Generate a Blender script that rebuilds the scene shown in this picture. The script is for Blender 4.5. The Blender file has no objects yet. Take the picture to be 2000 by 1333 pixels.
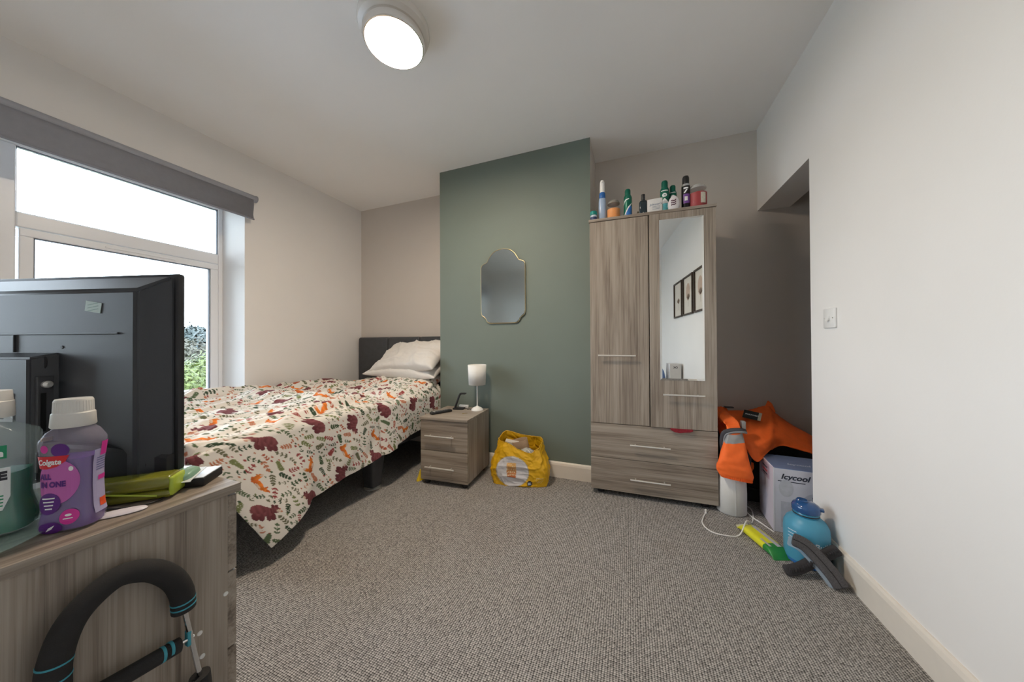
import bpy, bmesh, math, random
import numpy as np
from mathutils import Vector, Matrix

random.seed(7)
rng = np.random.default_rng(7)
PI = math.pi
sc = bpy.context.scene
COL = sc.collection

# ------------------------------------------------------------------ camera
CAM_F, CAM_YAW, CAM_PITCH, CAM_ROLL = 602.74, 0.3637, 0.0069, -0.0050
def camera_matrix():
    f = Vector((-math.sin(CAM_YAW)*math.cos(CAM_PITCH), math.cos(CAM_YAW)*math.cos(CAM_PITCH), math.sin(CAM_PITCH)))
    r = Vector((math.cos(CAM_YAW), math.sin(CAM_YAW), 0)); u = r.cross(f)
    c, s = math.cos(CAM_ROLL), math.sin(CAM_ROLL)
    R, U = c*r + s*u, -s*r + c*u
    m = Matrix((R, U, -f)).transposed().to_4x4()
    m.translation = (0, 0, 1.0)
    return m
cam_data = bpy.data.cameras.new('camera')
cam_data.sensor_width = 36; cam_data.lens = CAM_F/2000*36; cam_data.clip_start = 0.02; cam_data.clip_end = 300
cam = bpy.data.objects.new('camera', cam_data); COL.objects.link(cam)
cam.matrix_world = camera_matrix(); sc.camera = cam

# ------------------------------------------------------------------ world, exposure
SKY = 10.4
LAMP = 160.0
w = bpy.data.worlds.new('overcast_sky'); sc.world = w; w.use_nodes = True
w.node_tree.nodes['Background'].inputs['Color'].default_value = (0.80, 0.91, 1.04, 1)
w.node_tree.nodes['Background'].inputs['Strength'].default_value = SKY
vs = sc.view_settings
vs.view_transform = 'Standard'; vs.look = 'None'; vs.gamma = 1.0; vs.exposure = 0.24; vs.use_curve_mapping = False
sc.cycles.max_bounces = 10; sc.cycles.diffuse_bounces = 7; sc.cycles.sample_clamp_indirect = 6.0
pl = bpy.data.lights.new('window_portal', 'AREA'); pl.shape = 'RECTANGLE'; pl.size = 2.80; pl.size_y = 1.5
pl.cycles.is_portal = True
po = bpy.data.objects.new('window_portal', pl); COL.objects.link(po)
po.location = (-3.16, 0.11, 1.34); po.rotation_euler = (0, -PI/2, 0); po.rotation_euler = Vector((1, 0, 0)).to_track_quat('-Z', 'Y').to_euler()

# ------------------------------------------------------------------ materials
MATS = {}
def _nt(name):
    m = bpy.data.materials.new(name); m.use_nodes = True
    return m, m.node_tree, m.node_tree.nodes['Principled BSDF']
def mat(name, col, rough=0.5, metal=0.0, var=0.06, vscale=30.0, bump=0.0, bscale=200.0, spec=0.5, trans=0.0, alpha=1.0, ior=1.45, emit=None, estr=0.0, sheen=0.0, coat=0.0):
    """plain coloured surface with a little procedural tone variation and fine relief"""
    if name in MATS: return MATS[name]
    m, nt, b = _nt(name); N, L = nt.nodes, nt.links
    tc = N.new('ShaderNodeTexCoord')
    if var > 0:
        no = N.new('ShaderNodeTexNoise'); no.inputs['Scale'].default_value = vscale; no.inputs['Detail'].default_value = 4
        L.new(tc.outputs['Object'], no.inputs['Vector'])
        rp = N.new('ShaderNodeValToRGB')
        a = tuple(max(0, c*(1-var)) for c in col); d = tuple(min(1, c*(1+var)) for c in col)
        rp.color_ramp.elements[0].position = .3; rp.color_ramp.elements[1].position = .7
        rp.color_ramp.elements[0].color = (*a, 1); rp.color_ramp.elements[1].color = (*d, 1)
        L.new(no.outputs['Fac'], rp.inputs['Fac']); L.new(rp.outputs['Color'], b.inputs['Base Color'])
    else:
        b.inputs['Base Color'].default_value = (*col, 1)
    b.inputs['Roughness'].default_value = rough; b.inputs['Metallic'].default_value = metal
    b.inputs['Specular IOR Level'].default_value = spec; b.inputs['Transmission Weight'].default_value = trans
    b.inputs['IOR'].default_value = ior; b.inputs['Alpha'].default_value = alpha
    b.inputs['Sheen Weight'].default_value = sheen; b.inputs['Coat Weight'].default_value = coat
    if emit: b.inputs['Emission Color'].default_value = (*emit, 1); b.inputs['Emission Strength'].default_value = estr
    if bump > 0:
        n2 = N.new('ShaderNodeTexNoise'); n2.inputs['Scale'].default_value = bscale; n2.inputs['Detail'].default_value = 6
        L.new(tc.outputs['Object'], n2.inputs['Vector'])
        bp = N.new('ShaderNodeBump'); bp.inputs['Strength'].default_value = bump; bp.inputs['Distance'].default_value = .004
        L.new(n2.outputs['Fac'], bp.inputs['Height']); L.new(bp.outputs['Normal'], b.inputs['Normal'])
    MATS[name] = m
    return m
def wood(name, axis):
    """grey-brown wood-effect laminate, grain running along the given axis"""
    m, nt, b = _nt(name); N, L = nt.nodes, nt.links
    tc = N.new('ShaderNodeTexCoord'); oi = N.new('ShaderNodeObjectInfo')
    ad = N.new('ShaderNodeVectorMath'); ad.operation = 'ADD'
    ml = N.new('ShaderNodeVectorMath'); ml.operation = 'SCALE'; ml.inputs['Scale'].default_value = 13.0
    cb = N.new('ShaderNodeCombineXYZ')
    for k in 'XYZ': L.new(oi.outputs['Random'], cb.inputs[k])
    L.new(cb.outputs[0], ml.inputs[0]); L.new(tc.outputs['Object'], ad.inputs[0]); L.new(ml.outputs[0], ad.inputs[1])
    def streak(cross, along, detail, rough):
        mp = N.new('ShaderNodeMapping'); s = [cross]*3; s['xyz'.index(axis)] = along
        mp.inputs['Scale'].default_value = s
        L.new(ad.outputs[0], mp.inputs['Vector'])
        n = N.new('ShaderNodeTexNoise'); n.inputs['Scale'].default_value = 1; n.inputs['Detail'].default_value = detail
        n.inputs['Roughness'].default_value = rough; n.inputs['Distortion'].default_value = .6
        L.new(mp.outputs[0], n.inputs['Vector']); return n
    big, fine = streak(22, 1.1, 4, .6), streak(170, 2.2, 3, .7)
    mx = N.new('ShaderNodeMix'); mx.data_type = 'FLOAT'; mx.inputs[0].default_value = .42
    L.new(big.outputs['Fac'], mx.inputs[2]); L.new(fine.outputs['Fac'], mx.inputs[3])
    rp = N.new('ShaderNodeValToRGB'); e = rp.color_ramp.elements
    e[0].position = .34; e[0].color = (.135, .105, .083, 1); e[1].position = .66; e[1].color = (.405, .350, .292, 1)
    k = e.new(.44); k.color = (.238, .195, .157, 1); k = e.new(.53); k.color = (.327, .277, .228, 1)
    L.new(mx.outputs[0], rp.inputs['Fac']); L.new(rp.outputs['Color'], b.inputs['Base Color'])
    b.inputs['Roughness'].default_value = .42; b.inputs['Specular IOR Level'].default_value = .4
    bp = N.new('ShaderNodeBump'); bp.inputs['Strength'].default_value = .12; bp.inputs['Distance'].default_value = .002
    L.new(fine.outputs['Fac'], bp.inputs['Height']); L.new(bp.outputs['Normal'], b.inputs['Normal'])
    MATS[name] = m; return m
WZ, WX, WY = wood('wood_grain_vertical', 'z'), wood('wood_grain_across', 'x'), wood('wood_grain_deep', 'y')
def carpet():
    m, nt, b = _nt('grey_loop_carpet'); N, L = nt.nodes, nt.links
    tc = N.new('ShaderNodeTexCoord'); mp = N.new('ShaderNodeMapping'); mp.inputs['Scale'].default_value = (120, 165, 0)
    L.new(tc.outputs['Object'], mp.inputs['Vector'])
    v = N.new('ShaderNodeTexVoronoi'); v.inputs['Scale'].default_value = 1; v.inputs['Randomness'].default_value = .22; v.voronoi_dimensions = '2D'
    L.new(mp.outputs[0], v.inputs['Vector'])
    edge = N.new('ShaderNodeValToRGB'); e = edge.color_ramp.elements
    e[0].position = .26; e[0].color = (1, 1, 1, 1); e[1].position = .62; e[1].color = (.08, .08, .08, 1)
    L.new(v.outputs['Distance'], edge.inputs['Fac'])
    tone = N.new('ShaderNodeValToRGB'); e = tone.color_ramp.elements
    e[0].position = .0; e[0].color = (.27, .256, .243, 1); e[1].position = 1; e[1].color = (.59, .562, .535, 1)
    k = e.new(.35); k.color = (.42, .40, .38, 1)
    bw = N.new('ShaderNodeRGBToBW'); L.new(v.outputs['Color'], bw.inputs[0]); L.new(bw.outputs[0], tone.inputs['Fac'])
    mul = N.new('ShaderNodeMix'); mul.data_type = 'RGBA'; mul.blend_type = 'MULTIPLY'; mul.inputs[0].default_value = 1
    L.new(edge.outputs['Color'], mul.inputs[6]); L.new(tone.outputs['Color'], mul.inputs[7])
    # faint brownish tint in broad noise patches
    st = N.new('ShaderNodeTexNoise'); st.inputs['Scale'].default_value = 1.7; st.inputs['Detail'].default_value = 5
    L.new(tc.outputs['Object'], st.inputs['Vector'])
    sr = N.new('ShaderNodeValToRGB'); sr.color_ramp.elements[0].position = .55; sr.color_ramp.elements[0].color = (0, 0, 0, 1)
    sr.color_ramp.elements[1].position = .78; sr.color_ramp.elements[1].color = (.35, .35, .35, 1)
    L.new(st.outputs['Fac'], sr.inputs['Fac'])
    mx = N.new('ShaderNodeMix'); mx.data_type = 'RGBA'; mx.blend_type = 'MULTIPLY'; mx.inputs[7].default_value = (.72, .6, .5, 1)
    L.new(sr.outputs['Color'], mx.inputs[0]); L.new(mul.outputs[2], mx.inputs[6]); L.new(mx.outputs[2], b.inputs['Base Color'])
    bp = N.new('ShaderNodeBump'); bp.inputs['Strength'].default_value = .8; bp.inputs['Distance'].default_value = .004; bp.invert = True
    L.new(v.outputs['Distance'], bp.inputs['Height']); L.new(bp.outputs['Normal'], b.inputs['Normal'])
    b.inputs['Roughness'].default_value = .95; b.inputs['Specular IOR Level'].default_value = .1
    return m
def attr_mat(name, rough=.8, bump=.15, bscale=900, spec=.2, sheen=0.0):
    """colour printed on the cloth, stored per vertex"""
    m, nt, b = _nt(name); N, L = nt.nodes, nt.links
    a = N.new('ShaderNodeAttribute'); a.attribute_name = 'print'; L.new(a.outputs['Color'], b.inputs['Base Color'])
    b.inputs['Roughness'].default_value = rough; b.inputs['Specular IOR Level'].default_value = spec
    b.inputs['Sheen Weight'].default_value = sheen
    tc = N.new('ShaderNodeTexCoord'); n = N.new('ShaderNodeTexNoise'); n.inputs['Scale'].default_value = bscale
    L.new(tc.outputs['Object'], n.inputs['Vector'])
    bp = N.new('ShaderNodeBump'); bp.inputs['Strength'].default_value = bump; bp.inputs['Distance'].default_value = .001
    L.new(n.outputs['Fac'], bp.inputs['Height']); L.new(bp.outputs['Normal'], b.inputs['Normal'])
    return m
def mirror_mat(name, col, rough):
    m, nt, b = _nt(name); b.inputs['Base Color'].default_value = (*col, 1); b.inputs['Metallic'].default_value = 1
    b.inputs['Roughness'].default_value = rough; return m
def pane_mat():
    m = bpy.data.materials.new('clear_window_glass'); m.use_nodes = True; nt = m.node_tree; N, L = nt.nodes, nt.links
    N.remove(N['Principled BSDF']); out = N['Material Output']
    t = N.new('ShaderNodeBsdfTransparent'); t.inputs[0].default_value = (.97, .985, .98, 1)
    g = N.new('ShaderNodeBsdfGlossy'); g.inputs['Roughness'].default_value = .01
    fr = N.new('ShaderNodeFresnel'); fr.inputs[0].default_value = 1.45
    mx = N.new('ShaderNodeMixShader'); L.new(fr.outputs[0], mx.inputs[0]); L.new(t.outputs[0], mx.inputs[1]); L.new(g.outputs[0], mx.inputs[2])
    L.new(mx.outputs[0], out.inputs[0]); return m

WALL = mat('warm_white_wall_paint', (.81, .788, .765), .75, var=.015, vscale=2.5, bump=.06, bscale=90)
CEIL = mat('white_ceiling_paint', (.90, .88, .852), .85, var=.012, vscale=2, bump=.04, bscale=60)
GREIGE = mat('greige_wall_paint', (.60, .55, .50), .78, var=.015, vscale=2.5, bump=.06, bscale=90)
GREEN = mat('sage_green_wall_paint', (.160, .192, .166), .62, var=.03, vscale=2.5, bump=.08, bscale=80)
SKIRT = mat('cream_gloss_woodwork', (.76, .70, .62), .35, var=.015)
UPVC = mat('white_window_plastic', (.80, .80, .81), .3, var=.008)
CARPET = carpet()
GLASS = pane_mat()
CHROME = mat('brushed_chrome', (.86, .84, .80), .34, .8, var=.02)
BLACK = mat('black_plastic', (.016, .016, .018), .42, var=.1)
WHITEP = mat('white_plastic', (.80, .79, .77), .35, var=.01)
INK = mat('dark_print', (.03, .03, .04), .6, var=0)
WINK = mat('white_print', (.82, .82, .82), .6, var=0)

# ------------------------------------------------------------------ mesh helpers
def addbox(bm, lo, hi, bevel=0.0, seg=2):
    r = bmesh.ops.create_cube(bm, size=1.0)
    lo, hi = Vector(lo), Vector(hi); c, s = (lo+hi)/2, hi-lo
    for v in r['verts']: v.co = Vector((v.co.x*s.x, v.co.y*s.y, v.co.z*s.z)) + c
    if bevel > 0:
        es = list({e for v in r['verts'] for e in v.link_edges})
        bmesh.ops.bevel(bm, geom=es, offset=min(bevel, .49*min(abs(a) for a in s)), segments=seg, affect='EDGES', profile=.5)
    return bm
def box(lo, hi, bevel=0.0, seg=2): return addbox(bmesh.new(), lo, hi, bevel, seg)
def addloft(bm, rings, close=True, cap0=True, cap1=True):
    vs_ = [[bm.verts.new(p) for p in r] for r in rings]; n = len(rings[0])
    for a, b in zip(vs_[:-1], vs_[1:]):
        for i in range(n if close else n-1):
            j = (i+1) % n
            try: bm.faces.new((a[i], a[j], b[j], b[i]))
            except ValueError: pass
    if cap0 and close: bm.faces.new(list(reversed(vs_[0])))
    if cap1 and close: bm.faces.new(vs_[-1])
    return bm
def lathe(prof, n=32, c=(0, 0, 0), sx=1, sy=1, cap0=True, cap1=True, bm=None):
    bm = bm or bmesh.new()
    rings = [[(c[0]+r*sx*math.cos(2*PI*i/n), c[1]+r*sy*math.sin(2*PI*i/n), c[2]+z) for i in range(n)] for r, z in prof]
    return addloft(bm, rings, True, cap0, cap1)
def superring(hw, hd, z, n=40, e=3.0, c=(0, 0)):
    out = []
    for i in range(n):
        t = 2*PI*i/n; ct, st = math.cos(t), math.sin(t)
        out.append((c[0]+hw*math.copysign(abs(ct)**(2/e), ct), c[1]+hd*math.copysign(abs(st)**(2/e), st), z))
    return out
def smooth_path(pts, n=8, closed=False):
    P = [Vector(p) for p in pts]; out = []; m = len(P)
    for i in range(m if closed else m-1):
        if closed: p0, p1, p2, p3 = P[(i-1) % m], P[i], P[(i+1) % m], P[(i+2) % m]
        else: p0, p1, p2, p3 = P[max(i-1, 0)], P[i], P[i+1], P[min(i+2, m-1)]
        for k in range(n):
            t = k/n
            out.append(.5*((2*p1)+(p2-p0)*t+(2*p0-5*p1+4*p2-p3)*t*t+(3*p1-p0-3*p2+p3)*t**3))
    if not closed: out.append(P[-1])
    return out
def tube(path, r, n=12, closed=False, bm=None, rs=None):
    bm = bm or bmesh.new(); P = [Vector(p) for p in path]; m = len(P); rings = []
    prev = None
    for i in range(m):
        a = P[(i-1) % m] if (closed or i > 0) else P[0]; b = P[(i+1) % m] if (closed or i < m-1) else P[-1]
        t = (b-a).normalized()
        if prev is None:
            up = Vector((0, 0, 1)) if abs(t.z) < .9 else Vector((1, 0, 0)); u = t.cross(up).normalized()
        else: u = (prev - t*prev.dot(t)).normalized()
        v = t.cross(u); prev = u; rr = rs[i] if rs else r
        rings.append([P[i]+rr*(math.cos(2*PI*k/n)*u+math.sin(2*PI*k/n)*v) for k in range(n)])
    if closed: rings.append(rings[0])
    addloft(bm, rings, True, not closed, not closed)
    if closed: bmesh.ops.remove_doubles(bm, verts=bm.verts, dist=1e-6)
    return bm
def prism(poly, h0, h1, axis='z', bm=None):
    bm = bm or bmesh.new()
    f = {'z': lambda p, h: (p[0], p[1], h), 'y': lambda p, h: (p[0], h, p[1]), 'x': lambda p, h: (h, p[0], p[1])}[axis]
    addloft(bm, [[f(p, h0) for p in poly], [f(p, h1) for p in poly]])
    bmesh.ops.recalc_face_normals(bm, faces=bm.faces); return bm
def xform(bm, loc=(0, 0, 0), rot=(0, 0, 0), scale=(1, 1, 1)):
    from mathutils import Euler
    M = Matrix.Translation(loc) @ Euler(rot).to_matrix().to_4x4() @ Matrix.Diagonal((*scale, 1))
    bmesh.ops.transform(bm, matrix=M, verts=bm.verts); return bm
def obj(name, bm, m, parent=None, smooth=None, label=None):
    me = bpy.data.meshes.new(name); bmesh.ops.recalc_face_normals(bm, faces=bm.faces); bm.to_mesh(me); bm.free()
    ms = m if isinstance(m, (list, tuple)) else [m]
    for x in ms: me.materials.append(x)
    o = bpy.data.objects.new(name, me); COL.objects.link(o)
    if smooth is not None:
        me.polygons.foreach_set('use_smooth', [True]*len(me.polygons))
        if smooth < 179: me.set_sharp_from_angle(angle=math.radians(smooth))
    if parent: o.parent = parent
    if label: o['label'] = label
    return o
def tag(o, label, cat, group=None, kind=None):
    o['label'] = label; o['category'] = cat
    if group: o['group'] = group
    if kind: o['kind'] = kind
    return o
def thing(name, label, cat, loc=(0, 0, 0), rz=0, group=None, rot=None):
    o = bpy.data.objects.new(name, None); COL.objects.link(o); o.empty_display_size = .05
    o.location = loc; o.rotation_euler = rot or (0, 0, rz)
    return tag(o, label, cat, group)
def struct(name, bm, m, parent=None, smooth=None, label=None):
    o = obj(name, bm, m, parent, smooth)
    if not parent:
        o['kind'] = 'structure'; o['label'] = label; o['category'] = name.split('_')[0]
    return o
def text_bm(s, size, shear=0.0, bold=0.0, align='CENTER'):
    cu = bpy.data.curves.new('lettering', 'FONT'); cu.body = s; cu.size = size; cu.shear = shear; cu.offset = bold
    cu.align_x = align; cu.align_y = 'CENTER'; cu.resolution_u = 3
    o = bpy.data.objects.new('lettering', cu); COL.objects.link(o)
    dg = bpy.context.evaluated_depsgraph_get(); me = o.evaluated_get(dg).to_mesh()
    bm = bmesh.new(); bm.from_mesh(me); o.evaluated_get(dg).to_mesh_clear()
    bpy.data.objects.remove(o); bpy.data.curves.remove(cu)
    return bm
def disc2(cx, cy, rx, ry, n=28, bm=None):
    bm = bm or bmesh.new(); bm.faces.new([bm.verts.new((cx+rx*math.cos(2*PI*i/n), cy+ry*math.sin(2*PI*i/n), 0)) for i in range(n)]); return bm
def poly2(pts, bm=None):
    bm = bm or bmesh.new(); bm.faces.new([bm.verts.new((x, y, 0)) for x, y in pts]); return bm
def rect2(x0, y0, x1, y1, bm=None): return poly2([(x0, y0), (x1, y0), (x1, y1), (x0, y1)], bm)
def wrap(bm, fn, cut=0.006):
    """cut a flat shape finely, then lay each point on a curved surface: fn(x, y) -> 3-D"""
    if cut:
        bmesh.ops.triangulate(bm, faces=bm.faces)
        for ax in (0, 1):
            lo = min(v.co[ax] for v in bm.verts); hi = max(v.co[ax] for v in bm.verts); x = lo+cut
            while x < hi:
                no = (1, 0, 0) if ax == 0 else (0, 1, 0); co = (x, 0, 0) if ax == 0 else (0, x, 0)
                bmesh.ops.bisect_plane(bm, geom=bm.verts[:]+bm.edges[:]+bm.faces[:], plane_co=co, plane_no=no)
                x += cut
    for v in bm.verts: v.co = Vector(fn(v.co.x, v.co.y))
    return bm

# value noise for cloth shapes
_T = rng.random((256, 256))
def vnoise(x, y):
    xi, yi = np.floor(x).astype(int), np.floor(y).astype(int); fx, fy = x-xi, y-yi
    fx, fy = fx*fx*fx*(fx*(fx*6-15)+10), fy*fy*fy*(fy*(fy*6-15)+10)
    g = lambda a, b: _T[a % 256, b % 256]
    return (g(xi, yi)*(1-fx)+g(xi+1, yi)*fx)*(1-fy)+(g(xi, yi+1)*(1-fx)+g(xi+1, yi+1)*fx)*fy
def fbm(x, y, o=4, seed=0.0):
    s = 0; a = .5
    for k in range(o): s = s+a*(vnoise(x*2**k+17.3*k+seed, y*2**k+5.1*k+seed*1.7)-.5)*2; a *= .5
    return s
def ridge(x, y, o=3, seed=0.0):
    s = 0; a = .5
    for k in range(o):
        n = vnoise(x*2**k+seed+9*k, y*2**k+seed*.7+4*k); s = s+a*(1-np.abs(2*n-1))**3; a *= .5
    return s
def grid_obj(name, V, nu, nv, m, parent=None, colors=None, thick=0.0):
    """V: (nu*nv, 3) array, row major in u"""
    me = bpy.data.meshes.new(name)
    i = np.arange(nu-1)[:, None]; j = np.arange(nv-1)[None, :]
    a = i*nv+j; F = np.stack([a, a+nv, a+nv+1, a+1], -1).reshape(-1, 4)
    me.vertices.add(len(V)); me.vertices.foreach_set('co', np.ascontiguousarray(V, dtype=np.float32).ravel())
    me.loops.add(F.size); me.loops.foreach_set('vertex_index', F.ravel().astype(np.int32))
    me.polygons.add(len(F)); me.polygons.foreach_set('loop_start', (np.arange(len(F))*4).astype(np.int32))
    me.polygons.foreach_set('use_smooth', np.ones(len(F), bool))
    me.update(calc_edges=True); me.validate()
    if colors is not None:
        at = me.color_attributes.new('print', 'FLOAT_COLOR', 'POINT')
        at.data.foreach_set('color', np.ascontiguousarray(np.c_[colors, np.ones(len(colors))], dtype=np.float32).ravel())
    me.materials.append(m)
    o = bpy.data.objects.new(name, me); COL.objects.link(o)
    if parent: o.parent = parent
    if thick:
        md = o.modifiers.new('thickness', 'SOLIDIFY'); md.thickness = thick; md.offset = -1
    return o

# ================================================================== THE ROOM
XL, XR, YB, YC, H = -2.804, 0.845, 2.629, 2.2825, 2.489
CX0, CX1, YR, XE = -1.535, -0.257, -1.5, 2.0
OPY, OPZ = 1.965, 1.918                      # opening in the right wall: its edge and head height
WY0, WY1, WZ0, WZ1 = -1.28, 1.507, 0.56, 2.12  # window opening; its unseen rear end is lengthened to bring in more daylight
struct('floor', box((-3.16, YR-.12, -.12), (XE+.12, YB+.15, 0)), CARPET, label='grey speckled loop pile carpet covering the bedroom floor')
struct('ceiling', box((-3.16, YR-.12, H), (XE+.12, YB+.15, H+.12)), CEIL, label='plain white painted bedroom ceiling')
b = bmesh.new()
addbox(b, (-3.16, YR, 0), (XL, YB, WZ0)); addbox(b, (-3.16, YR, WZ1), (XL, YB, H))
addbox(b, (-3.16, YR, WZ0), (XL, WY0, WZ1)); addbox(b, (-3.16, WY1, WZ0), (XL, YB, WZ1))
struct('wall_left', b, WALL, label='warm white wall with the window above the bed')
struct('wall_back', box((-3.16, YB, 0), (XE+.12, YB+.15, H)), GREIGE, label='greige back wall behind headboard and wardrobe')
struct('wall_rear', box((-3.16, YR-.12, 0), (XE+.12, YR, H)), WALL, label='warm white wall closing the room behind the camera')
b = bmesh.new(); addbox(b, (XR, YR, 0), (XR+.18, OPY, H)); addbox(b, (XR, OPY, OPZ), (XR+.18, YB, H))
struct('wall_right', b, WALL, label='long white wall with light switch and open alcove')
b = bmesh.new(); addbox(b, (XE, .9, 0), (XE+.12, YB, H)); addbox(b, (XR+.18, .9, 0), (XE, 1.0, H))
struct('wall_alcove', b, GREIGE, label='greige side wall inside the open alcove')
b = box((CX0, YC, 0), (CX1, YB, H)); b.faces.ensure_lookup_table()
for f in b.faces: f.material_index = 1 if f.normal.y < -.9 else 0
struct('wall_chimney', b, [GREIGE, GREEN], label='sage green painted chimney breast projecting into the room')
def skirting(name, pts, label):
    """moulded skirting board along the wall: profile swept from a to b, n = outward direction"""
    (ax, ay), (bx, by), (nx, ny) = pts
    prof = [(0, 0), (.016, 0), (.016, .092), (.012, .106), (.006, .114), (0, .114)]
    r = [[(px+nx*d, py+ny*d, z) for d, z in prof] for px, py in ((ax, ay), (bx, by))]
    return struct(name, addloft(bmesh.new(), r), SKIRT, label=label)
skirting('baseboard_chimney', ((CX0, YC), (CX1, YC), (0, -1)), 'cream skirting board under the green chimney breast')
skirting('baseboard_right', ((XR, YR), (XR, OPY), (-1, 0)), 'cream skirting board along the long white wall')
skirting('baseboard_left', ((XL, YR), (XL, YB), (1, 0)), 'cream skirting board under the window')
skirting('baseboard_back', ((CX1, YB), (XE, YB), (0, -1)), 'cream skirting board behind the wardrobe and alcove')
skirting('baseboard_bed', ((XL, YB), (CX0, YB), (0, -1)), 'cream skirting board behind the bed headboard')
skirting('baseboard_rear', ((XL, YR), (XR, YR), (0, 1)), 'cream skirting board on the wall behind the camera')

# ---- window: outer frame, mullion, transom, opening sash below, fixed lights
wx0, wx1 = -3.15, -3.085
win = bpy.data.objects.new('window_1', None); COL.objects.link(win); win.location = (wx1, (WY0+WY1)/2, WZ0)
win['kind'] = 'structure'; win['label'] = 'white plastic double glazed window beside the bed'; win['category'] = 'window'
def wpart(name, lo, hi, m=UPVC, bev=.006, parent=None):
    par = parent or win
    o = obj(name, box(lo, hi, bev), m, None); o.parent = par
    o.matrix_parent_inverse = Matrix.Translation(-win.location)
    return o
wpart('frame', (wx0, WY1-.03, WZ0), (wx1, WY1, WZ1)); wpart('frame', (wx0, WY0, WZ0), (wx1, WY0+.06, WZ1))
wpart('frame', (wx0, WY0+.06, WZ1-.035), (wx1, WY1-.03, WZ1)); wpart('frame', (wx0, WY0+.06, WZ0), (wx1, WY1-.03, WZ0+.025))
wpart('mullion', (wx0, .49, WZ0+.025), (wx1, .60, WZ1-.035)); wpart('mullion', (wx0, -.41, WZ0+.025), (wx1, -.30, WZ1-.035))
wpart('transom', (wx0, .60, 1.645), (wx1, WY1-.03, 1.725)); wpart('transom', (wx0, -.30, 1.645), (wx1, .49, 1.725)); wpart('transom', (wx0, WY0+.06, 1.645), (wx1, -.41, 1.725))
for y0, y1 in ((.607, WY1-.036), (-.294, .484), (WY0+.066, -.416)):
    sash = wpart('sash', (wx0+.01, y0, 1.597), (wx1+.012, y1, 1.640), bev=.005)
    for lo, hi in (((y0, .59), (y0+.045, 1.597)), ((y1-.048, .59), (y1, 1.597)), ((y0+.045, .59), (y1-.048, .615))):
        wpart('sash_rail', (wx0+.01, lo[0], lo[1]), (wx1+.012, hi[0], hi[1]), bev=.005)
    for lo, hi in (((y1-.053, .615), (y1-.048, 1.597)), ((y0+.045, .615), (y0+.05, 1.597)), ((y0+.05, 1.592), (y1-.053, 1.597)), ((y0+.05, .615), (y1-.053, .620))):
        wpart('gasket', (wx1-.02, lo[0], lo[1]), (wx1+.004, hi[0], hi[1]), mat('grey_window_gasket', (.10, .11, .13), .6), 0)
    wpart('pane', (-3.118, y0+.05, .620), (-3.112, y1-.053, 1.592), GLASS, 0)
for y0, y1 in ((.60, WY1-.03), (-.30, .49), (WY0+.06, -.41)):
    wpart('pane', (-3.118, y0+.004, 1.729), (-3.112, y1-.004, 2.081), GLASS, 0)
    for lo, hi in (((y1-.004, 1.725), (y1, 2.085)), ((y0, 1.725), (y0+.004, 2.085)), ((y0, 2.081), (y1, 2.085)), ((y0, 1.725), (y1, 1.729))):
        wpart('gasket', (wx1-.03, lo[0], lo[1]), (wx1-.012, hi[0], hi[1]), MATS['grey_window_gasket'], 0)
wpart('trickle_vent', (wx1+.011, .90, 1.612), (wx1+.019, 1.22, 1.622), UPVC, .002)
o = struct('trim_1', box((-3.08, WY0, WZ0-.001), (XL+.03, WY1, WZ0+.022), .006), UPVC, label='white window board sill beside the bed')

# ---- roller blind
rb = thing('roller_blind', 'dark grey roller blind rolled up above the window', 'blind', (XL, .56, 2.15))
BLIND = mat('grey_blind_fabric', (.25, .26, .30), .85, var=.03, vscale=40, bump=.2, bscale=1500)
BLINDH = mat('grey_blind_headrail', (.31, .32, .36), .5, var=.03)
y0, y1 = -1.35-.56, 1.556-.56
b = tube([(.042, y0, 0), (.042, y1, 0)], .024, 24); obj('roller', b, BLINDH, rb, 40)
rings = []
for k in range(9):
    z = -.015-.155*k/8; d = .060 if k < 7 else .060+.004*(k-6)
    rings.append([(d+.004*math.sin(k*.7), y0+.012, z), (d+.004*math.sin(k*.7), y1-.022, z)])
b = addloft(bmesh.new(), rings, close=False); o = obj('fabric', b, BLIND, rb, 60); md = o.modifiers.new('t', 'SOLIDIFY'); md.thickness = .0015
obj('bottom_bar', tube([(.066, y0+.012, -.171), (.066, y1-.021, -.171)], .006, 10), BLIND, rb, 60)
for y in (y0-.008, y1): obj('end_cap', tube([(.042, y, 0), (.042, y+.008, 0)], .027, 24), BLINDH, rb, 40)
for y in (y0+.001, y1-.006): obj('bracket', box((0, y, -.02), (.042, y+.003, .02)), BLINDH, rb)

# ---- ceiling lamp (lit)
cl = thing('ceiling_light', 'round white flush ceiling light, switched on', 'light', (-1.022, 1.152, H))
LS = .925
obj('base_ring', lathe([(r_*LS, z_) for r_, z_ in [(.172, 0), (.174, -.012), (.168, -.030), (.150, -.040), (.146, -.041)]], 64), mat('white_lamp_ring', (.74, .70, .65), .25, var=.01), cl, 35)
obj('chrome_band', lathe([(r_*LS, z_) for r_, z_ in [(.145, -.036), (.149, -.048), (.149, -.072), (.143, -.083), (.138, -.084)]], 64), mat('satin_nickel_band', (.80, .77, .73), .14, 1.0, var=.01), cl, 35)
obj('diffuser', lathe([(r_*LS, z_) for r_, z_ in [(.1375, -.0835), (.1365, -.0855), (.001, -.0865)]], 64), mat('glowing_lamp_diffuser', (.9, .9, .9), .4, var=0, emit=(1.0, .835, .655), estr=LAMP), cl, 60)

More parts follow.
